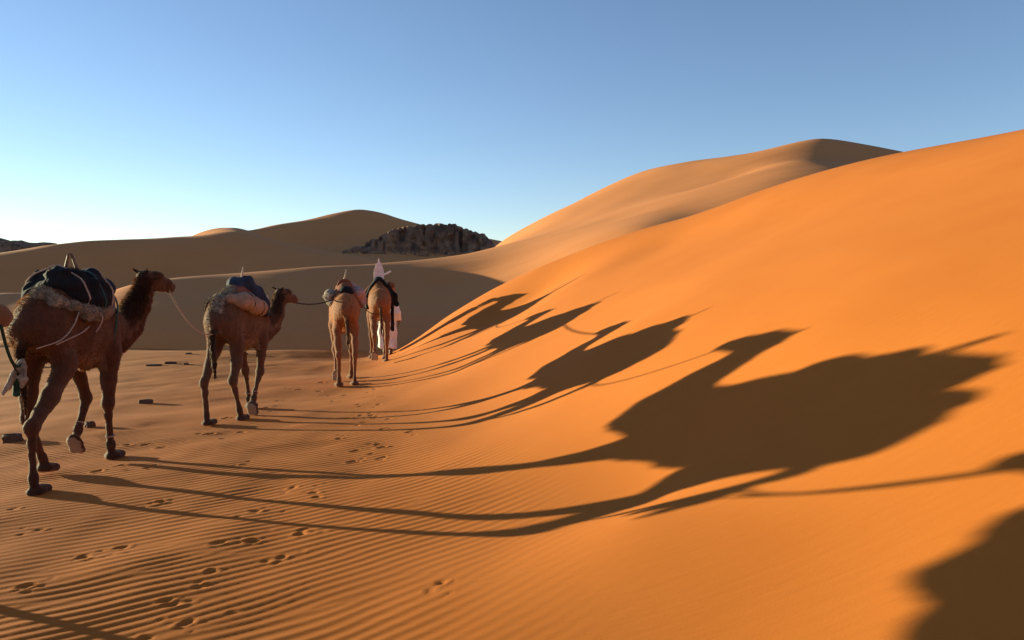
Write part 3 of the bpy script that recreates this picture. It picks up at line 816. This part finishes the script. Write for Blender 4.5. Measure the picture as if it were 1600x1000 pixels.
d = ell(F, (.0, -.06, 1.93), (.12, .16, .07)) + .03 * fnoise(F, 10, 8) + .012 * fnoise(F, 26, 9)
wp_ = load(CAM1, "wool_pad", "shaggy brown pad below the wooden saddle fork", "pad", d, M_brownwool, F, G_LOAD)
fuzz(wp_, 2000, .035, M_brownwool, 2, (0, -.6, -.2))
d = su(ell(F, (.13, .38, 1.80), (.15, .17, .11)), ell(F, (.02, .46, 1.72), (.16, .14, .12)), .05)
d = su(d, ell(F, (-.14, .38, 1.76), (.14, .17, .13)), .05) + .018 * fnoise(F, 9, 12) + .008 * fnoise(F, 22, 13)
load(CAM1, "pack_bag", "dark blue pack bag in front of the hump, nearest the long neck", "bag", d, M_navy, F, G_LOAD)
d = chain(F, [(.02, -.58, 1.71, .06), (.15, -.54, 1.69, .068), (.24, -.42, 1.64, .05), (.30, -.28, 1.58, .056), (.315, -.12, 1.57, .056), (.31, .02, 1.58, .03)], .05)
d = su(d, ell(F, (.05, -.55, 1.74), (.12, .09, .07)), .04) + .034 * fnoise(F, 8, 15) + .016 * fnoise(F, 19, 16) + .006 * fnoise(F, 40, 17)
fl_ = load(CAM1, "fleece_roll", "cream sheepskin roll tied along the rear flank", "fleece", d, M_fleece, F, G_LOAD)
fuzz(fl_, 9000, .022, M_fleece, 1)
s = empty("saddle_fork"); on_camel(CAM1[0], s); tag(s, "pointed wooden saddle fork standing up above the black bundle", "saddle fork")
for sx in (-1, 1):
    v, f = tube(smooth_path([(sx * .10, .08, 1.86), (sx * .055, .07, 2.0), (sx * .012, .05, 2.15)], 5), .024, 8, .011); mesh_obj("prong", v, f, M_wood, s)
v, f = tube([(-.07, .05, 1.95), (.07, .05, 1.95)], .014, 7); mesh_obj("crossbar", v, f, M_wood, s)
v, f = tube(smooth_path([(.03, -.30, 1.84), (.02, -.33, 1.93), (.0, -.35, 1.98)], 4), .020, 8, .010); mesh_obj("rear_prong", v, f, M_wood, s)
v, f = tube(smooth_path([(-.02, .26, 1.82), (-.01, .29, 1.93), (.01, .31, 1.99)], 4), .020, 8, .009); mesh_obj("front_horn", v, f, M_wood, s)
pp = []
for k in range(5):
    a0 = k * 1.3
    pp.append(tube([(.05 + .07 * math.cos(a0 + t * .6) + .01 * k, .25 + .05 * math.sin(a0 + t * .6) + .012 * t, 1.94 - .012 * t + .012 * math.sin(t * 2.1 + k)) for t in range(12)], .011, 6))
v, f = merge(pp)
o = mesh_obj("rope_coil", v, f, M_teal); on_camel(CAM1[0], o); tag(o, "teal rope coil heaped in front of the wooden fork", "rope coil")
for i, (y0, y1) in enumerate(((-.24, -.20), (.02, -.06), (.16, .20))):
    rope_obj("lashing_rope", ("lashing rope over the black bundle, nearest the rump", "lashing rope across the middle of the black bundle", "lashing rope over the black bundle, nearest the neck")[i], lash(FB, DB, y0, y1, 1.62), .009, (M_rope_pale, M_teal, M_rope_pale)[i], CAM1, "lashings of the largest load")
d = su(ell(FB, (.26, .18, 1.62), (.10, .16, .13)), ell(FB, (.22, .20, 1.72), (.10, .15, .08)), .05) + .02 * fnoise(FB, 9, 25) + .012 * fnoise(FB, 22, 26)
load(CAM1, "side_pouch", "grey-brown pouch on the flank between fleece and pack bag", "pouch", d, M_greysack, FB, G_LOAD)
rope_obj("tie_rope", "pale tie rope hanging from the fleece down the flank", smooth_path([(.33, -.16, 1.62), (.40, -.17, 1.53), (.385, -.18, 1.45), (.35, -.20, 1.38)], 5), .0065, M_rope_pale, CAM1)
rope_obj("crupper_rope", "pale rope from the fleece back to the rump of the largest camel", smooth_path([(.29, -.40, 1.58), (.31, -.55, 1.46), (.27, -.70, 1.34), (.12, -.83, 1.27)], 5), .0065, M_rope_pale, CAM1)
rope_obj("flank_rope", "thin rope slanting across the hip of the largest camel", smooth_path([(.30, -.22, 1.44), (.315, -.40, 1.39), (.30, -.58, 1.35), (.25, -.74, 1.30)], 5), .006, M_rope_pale, CAM1)
rope_obj("girth_rope", "grey girth rope down the shoulder of the largest camel", smooth_path([(.06, .30, 1.92), (.20, .40, 1.80), (.285, .42, 1.66), (.285, .40, 1.45), (.26, .38, 1.25)], 6), .009, M_teal, CAM1)
# ribbons tied at the tail
F2 = Field((-.2, -1.15, .6), (.25, -.7, 1.4), .012)
d = su(ell(F2, (.02, -.91, 1.10), (.04, .04, .05)), ell(F2, (.0, -.92, .96), (.034, .036, .10)), .03) + .02 * fnoise(F2, 16, 31) + .012 * fnoise(F2, 40, 32)
load(CAM1, "green_tassel", "dark green tassel knotted to the tail of the largest camel", "tassel", d, M_rope_green, F2)
d = chain(F2, [(.03, -.90, 1.16, .03), (-.01, -.955, 1.06, .022), (-.03, -1.0, .96, .028), (-.05, -1.05, .90, .012)], .02)
d = su(d, chain(F2, [(.04, -.90, 1.14, .03), (.06, -.93, 1.02, .032), (.05, -.94, .95, .015)], .02), .015) + .012 * fnoise(F2, 26, 34)
load(CAM1, "cream_rag", "cream rag hanging from the knot at the tail", "rag", d, M_fleece, F2)

def bands(cam, legs, keys, mat_dark, mat_pale):
    for key in keys:
        knee, fet, ang = legs[key]
        pts = leg_points(key[1], key[0] == 'f', knee, fet)
        a, b = Vector(pts[4][:3]), Vector(pts[6][:3])
        ax = (b - a).normalized()
        u = ax.cross(Vector((1, 0, 0))).normalized(); w = ax.cross(u)
        for t, r, th_, m, nm in ((.60, .040, .005, mat_pale, "ankle_string"), (.86, .042, .024, mat_dark, "ankle_wrap")):
            c = a.lerp(b, t)
            V, Fc = [], []
            n1, n2 = 14, 8
            for i in range(n1):
                for j in range(n2):
                    p1, p2 = 2 * math.pi * i / n1, 2 * math.pi * j / n2
                    V.append(c + (u * math.cos(p1) + w * math.sin(p1)) * (r + .008 * math.cos(p2)) + ax * (th_ * 1.6 * math.sin(p2)))
                    Fc.append((i * n2 + j, ((i + 1) % n1) * n2 + j, ((i + 1) % n1) * n2 + (j + 1) % n2, i * n2 + (j + 1) % n2))
            mesh_obj(nm, V, Fc, m, cam[0])
bands(CAM1, LEGS_A, ('fl', 'fr'), M_brownwool, M_rope_pale)
bands(CAM2, LEGS_B, ('fl', 'fr'), M_brownwool, M_rope_pale)

# ---- second camel
F = Field((-.6, -.95, 1.2), (.6, .75, 2.3), .018)
load(CAM2, "saddle_blanket", "brown blanket under the pale sack of the second camel in the row", "blanket", shell(CAM2, .05, .40, 1.55, .026, 13), M_redcloth, group=G_LOAD)
d = chain(F, [(.13, -.56, 1.75, .06), (.25, -.42, 1.72, .10), (.32, -.18, 1.65, .11), (.325, .02, 1.60, .10), (.31, .14, 1.57, .05)], .05) + .020 * fnoise(F, 6, 41) + .010 * fnoise(F, 15, 42) + .008 * np.abs(fnoise(F, 22, 43)) - .008
DS = d.copy(); FS = F
load(CAM2, "long_sack", "long pale beige sack slung along the flank", "sack", d, M_sack, F, G_LOAD)
d = su(ell(F, (.15, -.20, 1.77), (.17, .30, .075)), ell(F, (-.03, -.24, 1.76), (.18, .28, .085)), .06) + .018 * fnoise(F, 8, 44) + .008 * fnoise(F, 20, 45)
load(CAM2, "folded_sack", "grey-brown folded sack lying above the long pale sack", "sack", d, M_greysack, F, G_LOAD)
d = su(ell(F, (-.24, -.24, 1.62), (.10, .24, .15)), ell(F, (-.16, -.34, 1.68), (.10, .16, .08)), .06) + .025 * fnoise(F, 8, 47) + .012 * fnoise(F, 20, 48)
wb_ = load(CAM2, "wool_bag", "dark brown wool bag hanging on the sunlit side of the second camel", "bag", d, M_brownwool, F, G_LOAD)
fuzz(wb_, 1500, .025, M_brownwool, 3)
w = .05 * noise2(F.Y * 6, F.X * 6, 60)
Fc2 = CAM2[1]
d = np.maximum(CAM2[2] - .035 - .02 * fnoise(Fc2, 10, 50), np.maximum(np.abs(Fc2.X - .02 - .03 * noise2(Fc2.Y * 5, Fc2.Z * 3, 51)) - .085, np.maximum(Fc2.Y + .28, np.maximum(-.80 - Fc2.Y, 1.30 - Fc2.Z))))
ss_ = load(CAM2, "sheepskin_strip", "ragged golden sheepskin strip lying down the rump", "sheepskin", d, M_fleece, None, G_LOAD)
fuzz(ss_, 6000, .05, M_fleece, 4)
d = chain(F, [(.0, .0, 1.92, .11), (.08, .10, 1.96, .11), (.18, .24, 1.82, .10), (.27, .32, 1.64, .09), (.29, .36, 1.52, .05)], .05)
d = su(d, chain(F, [(-.05, .1, 1.92, .13), (-.18, .25, 1.75, .11)], .05), .06) + .03 * fnoise(F, 7, 53) + .014 * fnoise(F, 15, 54) + .012 * np.abs(fnoise(F, 19, 55)) - .012
load(CAM2, "blue_bundle", "dark blue cloth wrapped over a saddle, drooping toward the neck", "bundle", d, M_blue, F, G_LOAD)
s = empty("saddle_peg"); on_camel(CAM2[0], s); tag(s, "pale wooden saddle peg tips poking out of the dark blue bundle", "saddle peg")
v, f = tube([(.05, .05, 2.0), (.06, .09, 2.20)], .020, 8, .009); mesh_obj("peg", v, f, M_palewood, s)
v, f = tube([(.27, .40, 1.60), (.30, .44, 1.78)], .020, 8, .014); mesh_obj("peg", v, f, M_palewood, s)
for i, (y0, y1) in enumerate(((-.34, -.30), (-.06, -.10))):
    rope_obj("lashing_rope", ("lashing rope round the rear end of the long pale sack", "lashing rope round the front end of the long pale sack")[i], lash(FS, DS, y0, y1, (1.70, 1.62)[i], -1.5, 2.2, 20, .005, (.24, .32)[i]), .008, M_rope_dark, CAM2, "lashings of the long sack")
rope_obj("breast_strap", "reddish strap from the blue bundle down the shoulder", smooth_path([(.24, .34, 1.62), (.28, .42, 1.50), (.27, .50, 1.36), (.20, .62, 1.24)], 5), .013, M_redcloth, CAM2)

# ---- third camel
F = Field((-.6, -.95, 1.2), (.6, .75, 2.35), .018)
load(CAM3, "saddle_blanket", "red-brown blanket on the camel with the white side bags", "blanket", shell(CAM3, .05, .36, 1.55, .026, 23), M_redcloth, group=G_LOAD)
d = su(ell(F, (-.29, -.12, 1.72), (.12, .22, .13)), ell(F, (-.24, -.2, 1.60), (.10, .16, .09)), .05) + .02 * fnoise(F, 9, 61) + .012 * fnoise(F, 24, 62)
load(CAM3, "side_bag", "white bag on the sunlit side of the camel behind the foremost one", "bag", d, M_fleece, F, G_LOAD)
d = su(ell(F, (.27, -.02, 1.78), (.12, .24, .12)), chain(F, [(.16, .0, 1.92, .07), (.32, .0, 1.70, .09), (.36, 0, 1.58, .05)], .05), .05) + .02 * fnoise(F, 9, 63) + .012 * fnoise(F, 24, 64)
load(CAM3, "side_bag", "pinkish white bag on the shaded side of the camel behind the foremost one", "bag", d, M_pinkcloth, F, G_LOAD)
d = su(ell(F, (.02, -.34, 1.78), (.14, .14, .13)), ell(F, (.02, -.42, 1.66), (.08, .12, .12)), .05) + .02 * fnoise(F, 9, 65) + .01 * fnoise(F, 24, 66)
load(CAM3, "dark_bundle", "black bundle tied low at the back between white side bags", "bundle", d, M_black, F, G_LOAD)
s = empty("saddle"); on_camel(CAM3[0], s); tag(s, "red-brown saddle with a pale pole on the camel with side bags", "saddle")
v, f = tube([(.12 * math.cos(a), -.08, 1.93 + .10 * math.sin(a)) for a in np.linspace(-.3, math.pi + .3, 14)], .026, 8); mesh_obj("cantle_ring", v, f, M_redcloth, s)
d = ell(F, (0, .02, 1.88), (.17, .22, .08)) + .012 * fnoise(F, 10, 67); V, Q = polygonise(F, d); mesh_obj("seat", V, Q, M_redcloth, s)
v, f = tube([(-.035, .10, 1.92), (.015, .11, 2.08), (.05, .12, 2.24)], .022, 8, .013); mesh_obj("pommel_pole", v, f, M_palewood, s)

# ---- foremost camel
F = Field((-.7, -.95, .5), (.7, .95, 2.6), .02)
load(CAM4, "saddle_blanket", "dark blanket spread wide over the foremost camel", "blanket", shell(CAM4, .20, .34, 1.30, .05, 33, .06), M_black, group=G_LOAD)
d = su(chain(F, [(-.20, .10, 1.78, .07), (-.36, .14, 1.56, .085), (-.43, .16, 1.34, .06)], .05), chain(F, [(-.18, .32, 1.74, .07), (-.38, .32, 1.52, .08), (-.43, .32, 1.36, .05)], .05), .08) + .015 * fnoise(F, 9, 71)
load(CAM4, "saddle_bag", "red-brown leather bag on the sunlit side of the foremost camel", "bag", d, M_redcloth, F, G_LOAD)
d = su(chain(F, [(.20, .10, 1.80, .07), (.36, .14, 1.58, .085), (.44, .16, 1.38, .06)], .05), chain(F, [(.18, .32, 1.76, .07), (.38, .32, 1.54, .08), (.44, .32, 1.36, .05)], .05), .08) + .015 * fnoise(F, 9, 72)
load(CAM4, "saddle_bag", "dark leather bag on the shaded side of the foremost camel", "bag", d, M_black, F, G_LOAD)
d = boxf(F, (.345 + .0, .30, 1.08), (.028, .13, .36), .02) + .012 * fnoise(F, 8, 73) + .02 * np.sin(F.Y * 40)
load(CAM4, "hanging_cloth", "long black cloth hanging down beside the walking person in white", "cloth", d * .7, M_black, F, G_LOAD)
s = empty("saddle"); on_camel(CAM4[0], s); tag(s, "tall white pointed saddle back with a side peg on the foremost camel", "saddle")
prof = [(0, .0), (.10, .0), (.118, .08), (.125, .20), (.112, .32), (.075, .43), (.035, .50), (.016, .53), (.013, .58), (0, .60)]
outline = prof + [(-x, z) for x, z in prof[-2:0:-1]]
V = [(x, -.08 - .10 * z + .035 * (1 - (x / .13) ** 2), 1.90 + z) for x, z in outline] + [(x, -.045 - .10 * z + .035 * (1 - (x / .13) ** 2), 1.90 + z) for x, z in outline]
n = len(outline)
Fc = [tuple(range(n - 1, -1, -1)), tuple(range(n, 2 * n))] + [(i, (i + 1) % n, n + (i + 1) % n, n + i) for i in range(n)]
mesh_obj("backrest", V, Fc, M_whitepaint, s, smooth=False)
d = su(ell(F, (0, .10, 1.90), (.17, .22, .07)), ell(F, (0, .10, 1.82), (.2, .18, .08)), .05) + .01 * fnoise(F, 10, 75); V, Q = polygonise(F, d); mesh_obj("seat", V, Q, M_redcloth, s)
v, f = tube([(.02, .30, 2.06), (.16, .29, 2.12), (.31, .28, 2.20)], .020, 8, .024); mesh_obj("side_peg", v, f, M_whitepaint, s)
v, f = tube([(.0, .28, 1.92), (.0, .32, 2.12)], .03, 8, .02); mesh_obj("pommel", v, f, M_whitepaint, s)

# ---- camel at the left edge
F = Field((-.6, -.95, 1.2), (.6, .75, 2.3), .022)
load(CAM0, "saddle_blanket", "dark blanket on the camel cut off by the left edge", "blanket", shell(CAM0, .05, .38, 1.5, .03, 43), M_navy, group=G_LOAD)
d = su(ell(F, (.24, -.05, 1.72), (.17, .36, .18)), ell(F, (-.24, -.05, 1.72), (.17, .36, .18)), .1); d = su(d, ell(F, (0, -.1, 1.9), (.2, .3, .12)), .1) + .02 * fnoise(F, 8, 81)
load(CAM0, "sack_load", "sacks on the camel cut off by the left edge", "sack", d, M_greysack, F, G_LOAD)

# ---- ropes between the camels
tail = lambda c, z=1.20: W(c[0], (.03, -.92, z))
rope_obj("lead_rope", "pale slack lead rope from the largest camel to the one ahead", hang(W(CAM1[0], H1(.33, -.10, .03)), W(CAM2[0], (.02, -.90, 1.27)), .16, 18), .010, M_rope_pale, None, G_ROPE)
rope_obj("lead_rope", "dark taut lead rope from the second camel to the white side bags", hang(W(CAM2[0], H2(.34, -.10, .02)), W(CAM3[0], (-.22, -.25, 1.66)), .06, 18), .012, M_rope_dark, None, G_ROPE)
rope_obj("lead_rope", "rope between the two foremost camels, low beside the white bags", hang(W(CAM3[0], H3(.34, -.10, .02)), W(CAM4[0], (.02, -.92, 1.2)), .12, 16), .010, M_rope_dark, None, G_ROPE)
rope_obj("lead_rope", "green lead rope at the left edge ending at the knotted tail", hang(W(CAM0[0], H0(.34, -.11, .02)), tail(CAM1, 1.14), .13, 22), .014, M_rope_green, None, G_ROPE)
rope_obj("rope_end", "thin brown rope end hanging beside the green lead rope", hang(W(CAM0[0], H0(.37, -.10, -.02)), tail(CAM1, 1.06), .10, 16), .008, M_rope_dark)

# ------------------------------------------------------------------ walking person in white beside the foremost camel
px_, py_ = -3.33, 21.3
F = Field((-.45, -.45, -.02), (.45, .5, 1.80), .015)
b = chain(F, [(0, 0, 1.36, .15, 1.25), (0, -.01, 1.18, .145, 1.15), (0, .0, .98, .15, 1.15)], .08)
b = su(b, cone(F, (0, .02, 1.48), (0, .04, 1.58), .058, .055), .05)
hd = ell(F, (0, .05, 1.665), (.076, .094, .115))
hd = su(hd, cone(F, (0, .13, 1.665), (0, .155, 1.64), .014, .016), .015)
hd = su(hd, cone(F, (0, .09, 1.59), (0, .115, 1.585), .035, .03), .03)
for s in (-1, 1):
    hd = su(hd, ell(F, (s * .078, .04, 1.66), (.012, .022, .032)), .01)
b = su(b, hd, .03)
legs_ = [(-1, [(-.09, 0, .92, .09), (-.095, .12, .50, .06), (-.10, .10, .10, .042)]), (1, [(.09, 0, .92, .09), (.095, -.02, .50, .06), (.10, -.20, .13, .042)])]
for s, ch in legs_:
    b = su(b, chain(F, ch, .04), .04)
    x, y, z = ch[-1][:3]
    b = su(b, chain(F, [(x, y - .03, z - .05, .042), (x, y + .10, z - .062, .038), (x, y + .17, z - .068, .026)], .02), .03)
arms_ = [(-1, [(-.19, 0, 1.40, .06), (-.25, -.06, 1.14, .046), (-.25, .06, .92, .036)]), (1, [(.19, 0, 1.40, .06), (.27, -.05, 1.14, .046), (.30, .03, .92, .034)])]
for s, ch in arms_:
    b = su(b, chain(F, ch, .03), .03)
    x, y, z = ch[-1][:3]
    hnd = ell(F, (x, y + .02, z - .07), (.022, .04, .055))
    for k in range(4):
        fy = y - .012 + .022 * k
        hnd = np.minimum(hnd, su(hnd, chain(F, [(x, fy, z - .10, .0115), (x - s * .008, fy + .004, z - .145 - .008 * (1 - abs(k - 1.5)), .0105), (x - s * .022, fy + .006, z - .175 - .008 * (1 - abs(k - 1.5)), .009)], .01), .008))
    hnd = su(hnd, chain(F, [(x, y + .045, z - .05, .013), (x - s * .01, y + .075, z - .09, .011)], .01), .012)
    b = su(b, hnd, .02)
person = sdf_obj("person", F, b, M_skin)
person.location = (px_, py_, gz(px_, py_) + .0); person.rotation_euler = (0, 0, RAD(2))
tag(person, "person in a white robe walking beside the foremost camel", "person")
# robe: wide, creased, open hem; sleeves end above the hands
fold = .014 * np.sin(np.arctan2(F.Y, F.X) * 9 + F.Z * 3) * sstep(1.2, .5, F.Z) if False else .014 * np.sin(np.arctan2(F.Y, F.X) * 9 + F.Z * 3) * (1 - sstep(.5, 1.2, F.Z))
r = chain(F, [(0, 0, 1.40, .165, 1.25), (0, .0, 1.10, .185, 1.15), (0, -.02, .62, .215, 1.05), (0, -.03, .22, .235, 1.0)], .08)
r = su(r, chain(F, [(.12, -.05, .5, .1), (.13, -.20, .22, .09)], .05), .06)
for s, ch in arms_:
    r = su(r, chain(F, [(c[0], c[1], c[2], rr) for c, rr in zip(ch, (.085, .08, .062))], .05), .05)
r = np.maximum(r + fold + .010 * fnoise(F, 9, 91), np.maximum(.19 - F.Z + .02 * np.sin(F.X * 20), F.Z - 1.50))
r = np.maximum(r, -cone(F, (.30, .03, .88), (.31, .05, .70), .075, .10))
r = np.maximum(r, -cone(F, (-.25, .06, .88), (-.25, .08, .70), .075, .10))
ro = sdf_obj("robe", F, r, M_white, person)
tb = su(ell(F, (0, .03, 1.735), (.105, .125, .065)), chain(F, [(-.09, -.04, 1.70, .045), (0, .12, 1.73, .04), (.09, -.03, 1.70, .045), (0, -.10, 1.66, .05)], .03), .03)
tb = su(tb, chain(F, [(0, -.09, 1.62, .05), (.02, -.12, 1.50, .04)], .03), .04) + .010 * fnoise(F, 16, 93)
sdf_obj("turban", F, tb, M_white, person)
for s in (-1, 1):
    v, f = tube([(s * .030, .128, 1.68), (s * .030, .136, 1.68)], .010, 8); mesh_obj("eye", v, f, M_eye, person)
    sd_ = [c for q, c in legs_ if q == s][0][-1]
    d = np.maximum(boxf(F, (sd_[0], sd_[1] + .06, sd_[2] - .095), (.05, .14, .012), .01), -1)
    sdf_obj("sandal", F, d, M_wood, person)

# ------------------------------------------------------------------ rocks
M_rock = mat_simple("dark_rock", (0.23, 0.122, 0.072), 0.9, 0.45, 0.7, 0.15, 1.8, col2=(0.085, 0.05, 0.036))
M_rock_red = mat_simple("rusty_rock", (0.17, 0.085, 0.05), 0.9, 0.4, 1.2, 0.06, 3)
M_stone = mat_simple("desert_stone", (0.10, 0.058, 0.036), 0.85, 0.4, 8, 0.01, 22)

def crag(cx, cy, z0, z1, rx, ry, seed, n=7, rings=5, lean=0.0):
    """an irregular rock column"""
    r = np.random.default_rng(seed)
    V, Fc = [], []
    ang = np.sort(np.linspace(0, 2 * math.pi, n, endpoint=False) + r.normal(0, .16, n))
    jit = 1 + r.normal(0, .13, n)
    for i in range(rings):
        t = i / (rings - 1)
        sc_ = (1.08 - .22 * t + r.normal(0, .06)) * (1 if i < rings - 1 else .8)
        for k in range(n):
            q = sc_ * jit[k] * (1 + r.normal(0, .07))
            V.append((cx + rx * q * math.cos(ang[k]) + lean * t, cy + ry * q * math.sin(ang[k]) + .10 * ry * t, z0 + (z1 - z0) * (t + (r.normal(0, .035) if 0 < i else 0))))
    for i in range(rings - 1):
        for k in range(n):
            Fc.append((i * n + k, i * n + (k + 1) % n, (i + 1) * n + (k + 1) % n, (i + 1) * n + k))
    Fc.append(tuple((rings - 1) * n + k for k in range(n)))
    return V, Fc

# outcrop: top and foot line of the cliff along x
top_x = [-24.2, -23.0, -21.8, -20, -18.5, -17, -15.5, -14, -12.3, -10.8, -9, -7.5, -6, -5, -4.2, -3.4, -2.2]
top_z = [7.2, 7.8, 8.5, 9.2, 10.1, 10.5, 10.75, 11.1, 11.1, 11.4, 11.2, 10.7, 10.1, 9.8, 9.9, 8.9, 7.9]
bot_z = [8.5, 8.2, 7.4, 6.4, 5.7, 5.6, 5.8, 6.0, 6.3, 6.9, 7.6, 7.9, 7.9, 7.7, 7.4, 7.3, 7.8]
OY = 118.3
r3 = np.random.default_rng(77)
F = Field((-26.8, 115.0, 3.6), (-1.2, 122.5, 12.6), .17)
tz = np.interp(F.X, top_x, top_z) + .30 * noise2(F.X * 1.3, F.Y * 1.1, 301) + .22 * noise2(F.X * 3.1, F.Y * 2.7, 302)
bz = np.interp(F.X, top_x, bot_z)
hgt = np.clip((F.Z - bz) / np.maximum(tz - bz, .4), -.5, 1.2)
# vertical joints: each column stands a little forward or back
cell = np.floor(F.X * 1.15 + .55 * noise2(F.X * .7, F.Z * .22, 303)); stepy = hash2(cell, cell * 0 + 3, 7) * .45 + hash2(np.floor(F.X * 2.6 + .4 * noise2(F.X, F.Z * .4, 304)), cell * 0 + np.floor(F.Z * .55 + .3 * cell), 8) * .28
ledge = .35 * np.floor(hgt * 3.2 + .5 * hash2(cell, cell * 0, 9))
front = (OY - 1.4 + 1.2 * hgt + .45 * ledge + stepy + .5 * noise2(F.X * .55, F.Z * .5, 305) + .35 * noise2(F.X * 1.7, F.Z * 1.0, 306) + .16 * noise2(F.X * 4.2, F.Z * 2.6, 307)) - F.Y
D = np.maximum(np.maximum(front, F.Z - tz), F.Y - OY - 2.6 - .5 * noise2(F.X, F.Z, 308))
D = np.maximum(D, np.maximum(-24.6 - F.X, F.X + 2.2 + .5 * noise2(F.Z, F.Y, 309))) * .6
V, Q = polygonise(F, D)
root = mesh_obj("rock_outcrop", V, Q, M_rock, smooth=False)
tag(root, "long dark craggy rock outcrop on the far dune below the peak", "rock outcrop")
for i, x in enumerate((-17.3, -16.6, -15.9, -13.2)):
    v, f = crag(x, OY + .1, np.interp(x, top_x, top_z) - .5, np.interp(x, top_x, top_z) + .18, .32, .4, 3000 + i, 6, 4)
    mesh_obj("rusty_ledge", v, f, M_rock_red, root, smooth=False)

pp = []
for i in range(60):
    x = -23 + 19 * r3.random(); y = OY - 2.2 - 1.6 * r3.random() ** 1.5
    zz = float(c2_t(x, y)); q = .10 + .22 * r3.random() ** 2
    pp.append(crag(x, y, zz - .15, zz + q * 1.3, q * (1 + .5 * r3.random()), q, 5000 + i, 6, 3))
v, f = merge(pp)
rb = mesh_obj("rubble", v, f, M_rock, root, smooth=False); rb["kind"] = "stuff"

def rock(name, label, x, y, z, sx, sy, sz, seed, mat=M_stone, rz=0.0, group=None, flat=False):
    """faceted stone: a jittered, subdivided box worn at its corners"""
    r = np.random.default_rng(seed)
    n = 5
    V, Fc, key = [], [], {}
    def vert(p):
        kx = tuple(np.round(p, 4))
        if kx not in key:
            key[kx] = len(V)
            q = np.array(p, float)
            l = np.linalg.norm(q); m = np.abs(q).max()
            q = q * (1 - .35 * (1 - m / l)) if l > 0 else q
            q = q * (1 + .12 * noise3(q[None] * 1.7 + seed, seed)[0] + .05 * r.normal())
            V.append((q[0] * sx, q[1] * sy, max(q[2], -.6) * sz))
        return key[kx]
    for a in range(3):
        for sgn in (-1, 1):
            for i in range(n - 1):
                for j in range(n - 1):
                    def pt(u, w):
                        p = [0, 0, 0]; p[a] = sgn; p[(a + 1) % 3] = -1 + 2 * u / (n - 1); p[(a + 2) % 3] = -1 + 2 * w / (n - 1); return p
                    q = [vert(pt(i, j)), vert(pt(i + 1, j)), vert(pt(i + 1, j + 1)), vert(pt(i, j + 1))]
                    Fc.append(tuple(q if sgn > 0 else q[::-1]))
    o = mesh_obj(name, V, Fc, mat, smooth=False, loc=(x, y, z), rz=rz)
    return tag(o, label, "stone", group)

rock("boulder", "round dark boulder lying below the craggy outcrop", -12.6, 114.2, float(c2_t(-12.6, 114.2)) + .15, .75, .6, .5, 5, M_rock)
rock("boulder", "flat dark rock patch high on the far dune left of the peak", -33.4, 117.0, float(c2_t(-33.4, 117)) + .05, 1.1, .6, .16, 6, M_rock)
rock("boulder", "low dark boulder at the lower left foot of the outcrop", -19.9, 115.0, float(c2_t(-19.9, 115.0)) + .1, 1.6, .6, .35, 7, M_rock)
G_ST = "stones on the flat"
STONES = [(-6.09, 13.18, .115, .06, .055, .12, "brick-shaped dark stone on the flat, nearest the second camel"),
          (-6.28, 9.95, .12, .10, .075, .4, "wedge-shaped dark stone half hidden behind the hind leg at left"),
          (-5.76, 10.80, .07, .06, .06, .9, "small dark stone between the legs of the largest camel"),
          (-8.79, 19.5, .20, .10, .030, .1, "flat dark slab on the flat beyond the largest camel"),
          (-8.55, 19.9, .16, .08, .040, .2, "low dark slab just behind the flat dark slab"),
          (-8.05, 19.6, .07, .05, .035, .5, "small dark stone at the end of the slabs"),
          (-12.3, 20.2, .12, .10, .07, .3, "dark stone at the far left beside the tail"),
          (-9.08, 22.3, .10, .06, .03, .5, "flat chip of rock near the far edge of the flat"),
          (-7.2, 20.4, .05, .05, .04, .2, "tiny dark pebble near the chest of the largest camel"),
          (-7.4, 22.0, .09, .06, .03, .9, "thin rock chip right of the slabs on the flat")]
for i, (x, y, a, b_, c, rz, lb) in enumerate(STONES):
    rock("stone", lb, x, y, gz(x, y) + c * .30, a * .9, b_ * .9, c, 50 + i, M_stone, rz, G_ST)

# far dark plateau at the left, beyond the dunes
r4 = np.random.default_rng(5)
nx2, ny2 = 160, 30
X, Y = np.meshgrid(np.linspace(-330, -150, nx2), np.linspace(285, 330, ny2), indexing='ij')
base_h = np.interp(X, [-330, -260, -215, -193, -178, -166, -158, -150], [30, 27, 24, 21.0, 19.6, 18.4, 12, -2])
Z = base_h * sstep(285, 300, Y) * (1 - .9 * sstep(318, 330, Y)) - 1.5 + 1.3 * noise2(X * .16, Y * .16, 9) + .35 * noise2(X * .5, Y * .5, 10) + .2 * noise2(X * 1.1, Y * 1.1, 14)
pt_ = mesh_obj("rocky_plateau", np.stack([X, Y, Z], -1).reshape(-1, 3), grid_faces(nx2, ny2), M_rock, smooth=False)
tag(pt_, kind="structure")
